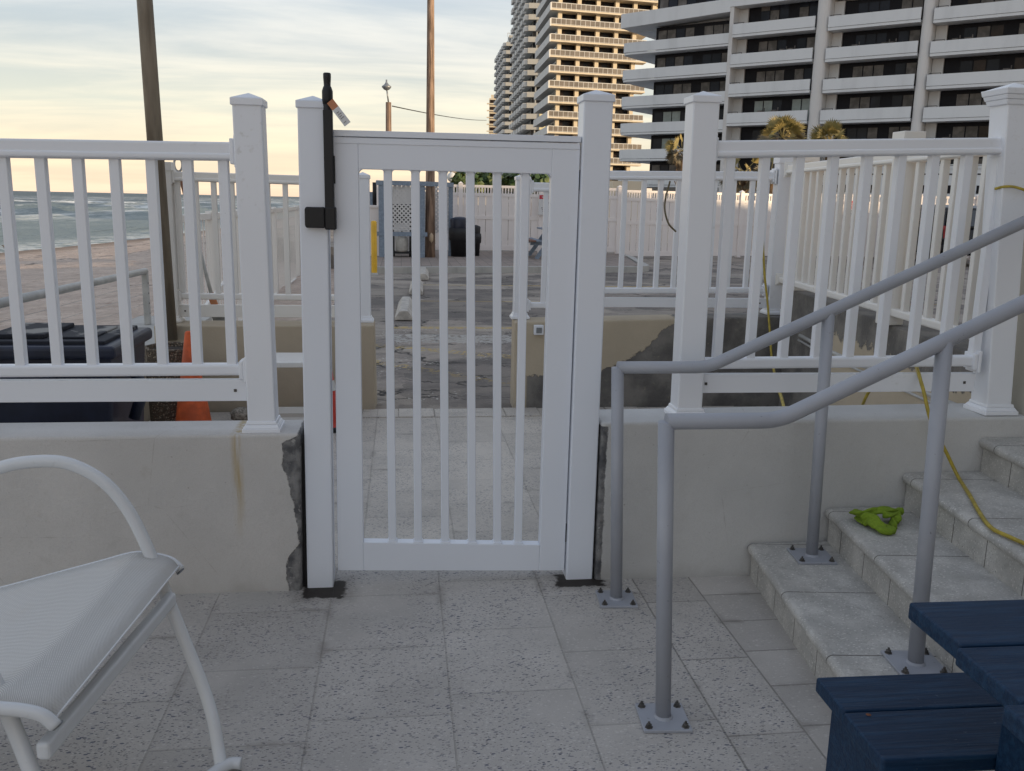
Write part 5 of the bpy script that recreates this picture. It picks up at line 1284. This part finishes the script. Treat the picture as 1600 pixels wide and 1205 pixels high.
for si, (s0, s1, zt0, pitch) in enumerate(SEC):
    for fl in range(-1, 7):
        zt1 = zt0 - pitch * fl
        if fl == -1 and si == 0: zt1 = 99
        if zt1 < 3: continue
        zf = zt1 - 1.0
        if fl >= 0:
            k = MB()
            if si == 0:
                # band that overshoots to the left and wraps round with a rounded corner
                L_ = -2.1
                R_c = .9; ring = [(s1, 0)] + [(L_ + R_c - R_c * math.sin(PI / 2 * i / 6), R_c - R_c * math.cos(PI / 2 * i / 6)) for i in range(7)] + [(L_, 8.5)]
                inner = [(s1, .18)] + [(L_ + R_c - (R_c - .18) * math.sin(PI / 2 * i / 6), R_c - (R_c - .18) * math.cos(PI / 2 * i / 6)) for i in range(7)] + [(L_ + .18, 8.5)]
                m_ = len(ring)
                vs = [FA(s, t, zf + .02) for s, t in ring] + [FA(s, t, zt1) for s, t in ring] + [FA(s, t, zf + .02) for s, t in inner] + [FA(s, t, zt1) for s, t in inner]
                fs = []
                for i in range(m_ - 1):
                    fs += [(i + 1, i, i + m_, i + 1 + m_), (i + 2 * m_, i + 1 + 2 * m_, i + 1 + 3 * m_, i + 3 * m_), (i + m_, i + 3 * m_, i + 1 + 3 * m_, i + 1 + m_), (i, i + 1, i + 1 + 2 * m_, i + 2 * m_)]
                k.add(vs, fs)
                k.build('balcony_parapet', Mm['condo'], ca)
                k = MB(); fl_ = [(s, t + .06) for s, t in ring]; fl_[-1] = (L_ + .1, 8.5)
                poly = fl_ + [(2, 8.5), (2, 2.62), (s1, 2.62)]
                vs = [FA(s + .06 if i and i < m_ else s, t, zf - .22) for i, (s, t) in enumerate(poly)] + [FA(s + .06 if i and i < m_ else s, t, zf - .02) for i, (s, t) in enumerate(poly)]
                q_ = len(poly); k.add(vs, [tuple(range(q_)), tuple(range(2 * q_ - 1, q_ - 1, -1))] + [(i, i + q_, (i + 1) % q_ + q_, (i + 1) % q_) for i in range(q_)])
                k.build('balcony_slab', Mm['condo'], ca)
            else:
                o_ = -.12
                fbox(k, FA, s0 + .02, s1 - .02, o_, o_ + .16, zf + .03, zt1); k.build('balcony_parapet', Mm['condo'], ca)
                k = MB(); fbox(k, FA, s0 + .02, s1 - .02, o_ + .05, 2.58, zf - .24, zf); k.build('balcony_slab', Mm['condo'], ca)
                # thin handrail stubs
                k = MB(); fbox(k, FA, s0 + .1, s0 + 1.1, .05, .09, zt1 + .10, zt1 + .14); fbox(k, FA, s0 + .1, s0 + .13, .05, .09, zt1 - .02, zt1 + .10); fbox(k, FA, s0 + 1.07, s0 + 1.1, .05, .09, zt1 - .02, zt1 + .1); k.build('handrail', Mm['darkframe'], ca)
        # window wall of this storey
        zc0 = zf + .02; zc1 = zf + pitch - .26
        if fl == -1: zc1 = 21.0
        a_ = s0 + (1.3 if si == 0 else .95); Wn = s1 - .02 - a_
        k = MB(); fbox(k, FA, a_, s1 - .02, 1.60, 2.59, zc0, zc1, 0)
        npan = 7 if si else 8
        if Wn > 12: npan = 11
        R_ = random.Random(si * 31 + fl * 7)
        pos = 0.25; pw = (Wn - .5) / npan
        gm = 1
        for p_ in range(npan):
            if p_ in (0,) and si: 
                x0_ = a_ + .25 + p_ * pw; continue
            if p_ == 4: continue
            x0_ = a_ + .25 + p_ * pw
            mi = R_.choice((1, 1, 2, 2)) if si in (0, 1) else R_.choice((1, 2))
            if si == 3: mi = R_.choice((2, 2, 3, 1))
            if fl in (3,) and si in (0, 1): mi = 4 if p_ in (1, 2, 5, 6) else 1
            if fl == 4 and si == 0: mi = 4 if p_ in (1, 2) else 1
            fbox(k, FA, x0_ + .05, x0_ + pw - .06, 1.57, 1.595, zc0 + .08, zc1 - .36, mi)
        k.build('window', [Mm['darkframe'], Mm['glassdark'], Mm['curtain'], Mm['brownglass'], Mm['greencurtain']], ca)
        if si:
            k = MB(); fbox(k, FA, s0, s0 + .93, 1.4, 2.59, zc0, zc1); k.build('side_pier', Mm['condograve'], ca)
R_ = random.Random(5)
for q_ in range(14):
    si = R_.choice((1, 2, 3)); s0, s1, zt0, pitch = SEC[si]; fl = R_.randint(0, 4); s = R_.uniform(s0 + 1.5, s1 - 1.5); z = zt0 - pitch * fl - 1.0
    k = MB(); fbox(k, FA, s, s + .5, .5, 1.0, z, z + 1.22); fbox(k, FA, s + .52, s + .6, .9, .98, z, z + 1.5)
    k.build('balcony_chair', Mm['curtain'], ca)
# podium in front with grooves and garage openings
k = MB(); fbox(k, FA, 19.5, 50, -1.5, 2.5, -.5, 5.4)
for z in (5.5, 5.2): fbox(k, FA, 19.4, 50.1, -1.6, -1.45, z - .06, z)
k.build('podium', Mm['condo'], ca)
for i in range(12):
    k = MB(); s = 20.5 + i * 2.4; fbox(k, FA, s, s + 1.5, -1.53, -1.51, 3.0, 3.7); fbox(k, FA, s - .05, s + 1.8, -1.53, -1.51, 4.6, 4.72); k.build('garage_opening', Mm['darkframe'], ca)

# ------------------------------------------------------------------ distant towers
def cam2w(X, Y): c, s = math.cos(rad(7.23)), math.sin(rad(7.23)); return (X * c + Y * s, -X * s + Y * c)
P0 = cam2w(7.75, 173); P1 = cam2w(32.4, 180)
FB = frame(P0, (P1[0] - P0[0], P1[1] - P0[1]), (0.02, 1, 0))
tw_ = thing('beige_tower', FB(5, 0, 0), 'sunlit beige apartment tower with columns and stepped white corner balconies', 'building')
k = MB(); fbox(k, FB, .2, 15.0, 1.9, 20, -1, 46); fbox(k, FB, 14, 20.4, 1.9, 20, 35.0, 46); k.build('wall', Mm['beige'], tw_)
cols_ = [-.3, 3.4, 7.15, 10.9, 14.55]
for s in cols_ + [18.4]:
    z0 = 35.3 if s > 15 else -1
    k = MB(); fbox(k, FB, s - .38, s + .38, .35, 1.88, z0, 46); k.build('column', Mm['beige'], tw_)
slab0 = None
for f in range(-3, 14):
    z = 36.0 - 2.70 * f; se = 20.6 if f <= 0 else 16.9
    k = MB(); fbox(k, FB, -2.3, se, -.9, 1.85, z - .28, z); k.build('balcony_slab', Mm['beige'], tw_)
    k = MB()
    fbox(k, FB, -2.2, se - .1, -.85, -.79, z + .98, z + 1.08); fbox(k, FB, -2.2, se - .1, -.85, -.79, z + .06, z + .12)
    n_ = int((se + 2.1) / .93)
    for i in range(n_ + 1): s = -2.2 + (se + 2.1 - .06) * i / n_; fbox(k, FB, s, s + .07, -.86, -.78, z, z + 1.0)
    rl = k.build('balcony_rail', Mm['beigew'], tw_)
    k = MB(); fbox(k, FB, -2.15, se - .15, -.825, -.815, z + .12, z + .98); k.build('glass_panel', Mm['panelglass'], rl)
    # side: solid white parapets stepping back
    k = MB(); fbox(k, FB, -2.35, -.35, -.95 + 1.0, 20, z - .32, z - .02); fbox(k, FB, -2.42, -2.2, -.95, 20, z - .36, z + .98); k.build('side_balcony', Mm['beigew'], tw_)
    for a_, b_ in zip([-.3, 3.4, 7.15, 10.9] + ([14.55] if f <= 0 else []), [3.4, 7.15, 10.9, 14.55] + ([18.4] if f <= 0 else [])):
        if z > 3:
            k = MB(); fbox(k, FB, a_ + .39, b_ - .39, 1.80, 1.86, z + .02, z + 2.38, 0)
            for j in range(3):
                w = (b_ - a_ - .78) / 3; fbox(k, FB, a_ + .39 + w * j + .08, a_ + .39 + w * (j + 1) - .08, 1.77, 1.795, z + .05, z + 2.1, 1 + (j + f) % 2)
            k.build('window', [Mm['darkframe'], Mm['brownglass'], Mm['glassdark']], tw_)
# dark side openings
for f in range(-3, 14):
    z = 36.0 - 2.70 * f
    k = MB(); fbox(k, FB, .12, .19, 2.5, 19.5, z, z + 2.2); k.build('side_window', Mm['glassdark'], tw_)
def slab_tower(name, label, D, pxl, pxr, ztop, pitch, depth, mat, litmat, nbay=2, zphase=0.0, zig=True):
    A_ = cam2w((pxl - 800) / F * D, D); B_ = cam2w((pxr - 800) / F * D, D)
    Fr = frame(A_, (B_[0] - A_[0], B_[1] - A_[1]), (0.02, 1, 0)); Wd = (Vector(B_) - Vector(A_)).length
    t = thing(name, Fr(0, 0, 0), label, 'building')
    k = MB(); fbox(k, Fr, .8, Wd, 1.5, depth, -1, ztop); k.build('wall', Mm[mat], t)
    k = MB(); fbox(k, Fr, Wd * .40, Wd * .47, -.3, 1.49, -1, ztop); k.build('column', Mm[mat], t)
    nf = int(ztop / pitch)
    for f in range(nf):
        z = zphase + pitch * f
        k = MB(); fbox(k, Fr, -.6, Wd + .1, -.5, 1.6, z - .25, z); fbox(k, Fr, -.6, Wd * .68, -.55, -.35, z - .3, z + 1.0); k.build('balcony', Mm[mat], t)
        k = MB(); fbox(k, Fr, Wd * .70, Wd + .9, -.9, -.3, z - .3, z + 1.02); k.build('end_balcony', Mm[litmat], t)
        # side: alternating projecting balconies
        k = MB(); nb = 6
        for j in range(nb):
            y0 = depth * j / nb; fbox(k, Fr, -1.5, -.6, y0 + (0.0), y0 + depth / nb * .62, z - .28, z + .95)
        fbox(k, Fr, -.6, .8, 1.61, depth, z - .25, z); k.build('side_balcony', Mm['beigew'], t)
        for a_, b_ in ((.9, Wd * .40), (Wd * .47, Wd - .1)):
            k = MB(); fbox(k, Fr, a_, b_, 1.42, 1.49, z + .02, z + pitch - .3, 0 if (f * 7 + int(a_)) % 3 else 1); k.build('window', [Mm['glassdark'], Mm['curtain']], t)
        k = MB(); fbox(k, Fr, .72, .79, 2, depth - .5, z + .02, z + pitch - .4); k.build('side_window', Mm['glassdark'], t)
    return t, Fr, Wd
Mm['lityellow'] = concrete('sunlit_end_balcony', (.80, .70, .42), .1)  # sunlight on the balcony ends is put into this yellow
slab_tower('grey_tower', 'tall grey tower with zigzag balconies and yellow lit balcony ends, left of the beige tower', 245, 816, 839, 66, 2.75, 40, 'towergrey', 'lityellow', zphase=1.3)
t, Fr, Wd = slab_tower('grey_tower', 'slimmer distant grey tower with a railed roof, left of the tall grey one', 350, 783, 801, 61.5, 2.85, 45, 'towergrey', 'beigew', zphase=1.5)
k = MB()
for i in range(9): s = Wd * i / 8; fbox(k, Fr, s, s + .12, 1.2, 1.35, 61.5, 63)
fbox(k, Fr, 0, Wd, 1.2, 1.35, 62.9, 63.05); fbox(k, Fr, Wd * .3, Wd * .7, 8, 14, 61.5, 63.4); k.build('roof_rail', Mm['towergrey'], t)
A_ = cam2w((757 - 800) / F * 420, 420); B_ = cam2w((770 - 800) / F * 420, 420)
Fr = frame(A_, (B_[0] - A_[0], B_[1] - A_[1])); Wd = (Vector(A_) - Vector(B_)).length
t = thing('small_tower', Fr(0, 0, 0), 'small far away tan tower at the left end of the skyline', 'building')
k = MB(); fbox(k, Fr, 0, Wd * 1.6, 0, 12, -1, 47); fbox(k, Fr, .8, Wd * 1.6, .5, 10, 47, 48.6); k.build('wall', Mm['beige'], t)
for f in range(15):
    k = MB(); z = 2 + 3.0 * f; fbox(k, Fr, .4, Wd - .4, -.15, -.02, z + .9, z + 2.3); k.build('window', Mm['brownglass'], t)
    k = MB(); fbox(k, Fr, -1.0, Wd, -.9, -.16, z + .3, z + .8); k.build('balcony', Mm['beige'], t)
# low block glimpsed between the slats
q = at(706, 264, 300); e = at(728, 264, 300)
t = thing('low_block', (q.x, 300, 0), 'distant low tan block just above the fence between the gate slats', 'building')
k = MB(); k.box((q.x, 300, -1), (e.x + 12, 312, q.z)); k.build('wall', Mm['beige'], t)
for f in range(3): k = MB(); z = q.z - 2.5 - 2.8 * f; k.box((q.x + .5, 299.9, z), (e.x + 10, 299.97, z + 1.4)); k.build('window', Mm['brownglass'], t)
# a low pale villa between fence and towers (lit cream block and dark garage gaps)
q = at(965, 296, 90)
t = thing('low_villa', (q.x, 90, 0), 'low cream building partly in sun behind the long farther railing', 'building')
a_ = at(958, 284, 92).x; b2 = at(1003, 284, 92).x; zt_ = at(980, 283, 92).z
k = MB(); k.box((a_, 92, -1), (b2, 98, zt_)); k.build('wall', Mm['beige'], t)
k = MB(); k.box((a_ + .3, 91.9, 1.6), (b2 - 1.5, 91.97, 2.6)); k.build('window', Mm['brownglass'], t)

# ------------------------------------------------------------------ unseen resort building, added and sized to shade the terrace
rb_ = thing('unseen_shade_building', (5, -5, 0), 'unseen cream block added right of the terrace steps for its shade', 'building')
k = MB(); k.box((4.61, -30, -1), (62, 3.3, 8.0)); k.build('wall', Mm['cream'], rb_)
k = MB(); k.box((4.5, -30.2, 8.01), (62.2, 3.45, 8.35)); k.build('roof', Mm['cream'], rb_)
for f in range(2):
    for j in range(5):
        k = MB(); y = 1.0 - j * 5; k.box((4.58, y - 1.8, .9 + 3 * f), (4.606, y, 2.7 + 3 * f)); k.build('window', Mm['glassdark'], rb_)

# ------------------------------------------------------------------ sky, sun, camera
EL, AZ = rad(9), math.atan2(.839, -.54)      # azimuth from +Y clockwise
sun_dir = Vector((math.sin(AZ) * math.cos(EL), math.cos(AZ) * math.cos(EL), math.sin(EL)))
w = bpy.data.worlds.new('World'); sc.world = w; w.use_nodes = True; nt = w.node_tree; N = nt.nodes
bg = N['Background']
sky = N.new('ShaderNodeTexSky'); sky.sky_type = 'NISHITA'; sky.sun_disc = False; sky.sun_elevation = EL; sky.sun_rotation = AZ
sky.air_density = 1.2; sky.dust_density = 2.0; sky.ozone_density = 1.0; sky.altitude = 0
def wn(t, **kw):
    n = N.new(t)
    for k_, v in kw.items(): setattr(n, k_, v)
    return n
L = nt.links.new
tc = wn('ShaderNodeTexCoord'); sp = wn('ShaderNodeSeparateXYZ'); L(tc.outputs['Generated'], sp.inputs[0])
def wm(op, a, b_=0.0, cl=False):
    n = wn('ShaderNodeMath', operation=op, use_clamp=cl)
    for i, v in enumerate((a, b_)):
        if isinstance(v, bpy.types.NodeSocket): L(v, n.inputs[i])
        else: n.inputs[i].default_value = v
    return n.outputs[0]
zc = wm('ADD', wm('MAXIMUM', sp.outputs[2], 0.0), .12)
cx = wm('DIVIDE', sp.outputs[0], zc); cy = wm('DIVIDE', sp.outputs[1], zc)
cb = wn('ShaderNodeCombineXYZ'); L(cx, cb.inputs[0]); L(cy, cb.inputs[1])
mp = wn('ShaderNodeMapping'); L(cb.outputs[0], mp.inputs[0]); mp.inputs['Rotation'].default_value = (0, 0, rad(-25)); mp.inputs['Scale'].default_value = (.55, 1.5, 1)
n1 = wn('ShaderNodeTexNoise'); L(mp.outputs[0], n1.inputs['Vector']); n1.inputs['Scale'].default_value = 1.0; n1.inputs['Detail'].default_value = 8; n1.inputs['Roughness'].default_value = .58; n1.inputs['Distortion'].default_value = .35
n2 = wn('ShaderNodeTexNoise'); L(cb.outputs[0], n2.inputs['Vector']); n2.inputs['Scale'].default_value = .35; n2.inputs['Detail'].default_value = 3
cov = wm('ADD', wm('MULTIPLY', n1.outputs[0], .7), wm('MULTIPLY', n2.outputs[0], .3))
mr = wn('ShaderNodeMapRange', interpolation_type='SMOOTHSTEP'); L(cov, mr.inputs[0]); mr.inputs[1].default_value = .40; mr.inputs[2].default_value = .62
# cloud tint depends on height above the horizon (thin evening veil)
rp = wn('ShaderNodeValToRGB'); L(wm('MAXIMUM', sp.outputs[2], 0.0), rp.inputs[0])
E_ = rp.color_ramp.elements
stops = [(0.0, (6.0, 4.4, 3.15)), (.035, (5.7, 4.65, 3.25)), (.09, (5.1, 4.75, 3.75)), (.15, (4.5, 4.45, 4.1)), (.26, (4.2, 4.4, 4.5)), (.5, (3.0, 3.2, 3.6)), (1, (2.1, 2.3, 2.8))]
while len(E_) < len(stops): E_.new(.5)
for e, (p_, c_) in zip(E_, stops): e.position = p_; e.color = (c_[0] / 9, c_[1] / 9, c_[2] / 9, 1)
mu = wn('ShaderNodeVectorMath', operation='SCALE'); L(rp.outputs[0], mu.inputs[0]); mu.inputs[3].default_value = 9 * .80
rp2 = wn('ShaderNodeValToRGB'); L(wm('MAXIMUM', sp.outputs[2], 0.0), rp2.inputs[0])
E_ = rp2.color_ramp.elements
stops = [(0.0, (5.8, 4.25, 3.1)), (.035, (5.0, 4.3, 3.25)), (.09, (3.8, 3.85, 3.45)), (.15, (2.8, 3.05, 3.25)), (.26, (3.2, 3.6, 4.1)), (.5, (2.4, 2.7, 3.3)), (1, (1.7, 2.0, 2.6))]
while len(E_) < len(stops): E_.new(.5)
for e, (p_, c_) in zip(E_, stops): e.position = p_; e.color = (c_[0] / 9, c_[1] / 9, c_[2] / 9, 1)
mu2 = wn('ShaderNodeVectorMath', operation='SCALE'); L(rp2.outputs[0], mu2.inputs[0]); mu2.inputs[3].default_value = 9 * .80
mxs = wn('ShaderNodeMix', data_type='RGBA'); mxs.inputs[0].default_value = .88; L(sky.outputs[0], mxs.inputs[6]); L(mu2.outputs[0], mxs.inputs[7])
mx = wn('ShaderNodeMix', data_type='RGBA'); L(mr.outputs[0], mx.inputs[0]); L(mxs.outputs[2], mx.inputs[6]); L(mu.outputs[0], mx.inputs[7])
L(mx.outputs[2], bg.inputs['Color']); bg.inputs['Strength'].default_value = .115
ld = bpy.data.lights.new('sun', 'SUN'); ld.energy = 2.1; ld.angle = rad(.5); ld.color = (1, .76, .48)
lo_ = bpy.data.objects.new('sun', ld); col.objects.link(lo_); lo_.rotation_euler = sun_dir.to_track_quat('Z', 'Y').to_euler(); lo_.location = (20, -20, 20)
cd = bpy.data.cameras.new('camera'); cam = bpy.data.objects.new('camera', cd); col.objects.link(cam); sc.camera = cam
cd.sensor_fit = 'HORIZONTAL'; cd.sensor_width = 36; cd.lens = 36 * F / 1600; cd.clip_end = 40000; cd.clip_start = .05
cam.matrix_world = Matrix.Translation((0, 0, H)) @ CR.to_4x4()
sc.view_settings.view_transform = 'Standard'; sc.view_settings.look = 'None'; sc.view_settings.exposure = 1.2; sc.view_settings.gamma = 1
sc.render.engine = 'CYCLES'
sc.cycles.use_denoising = True
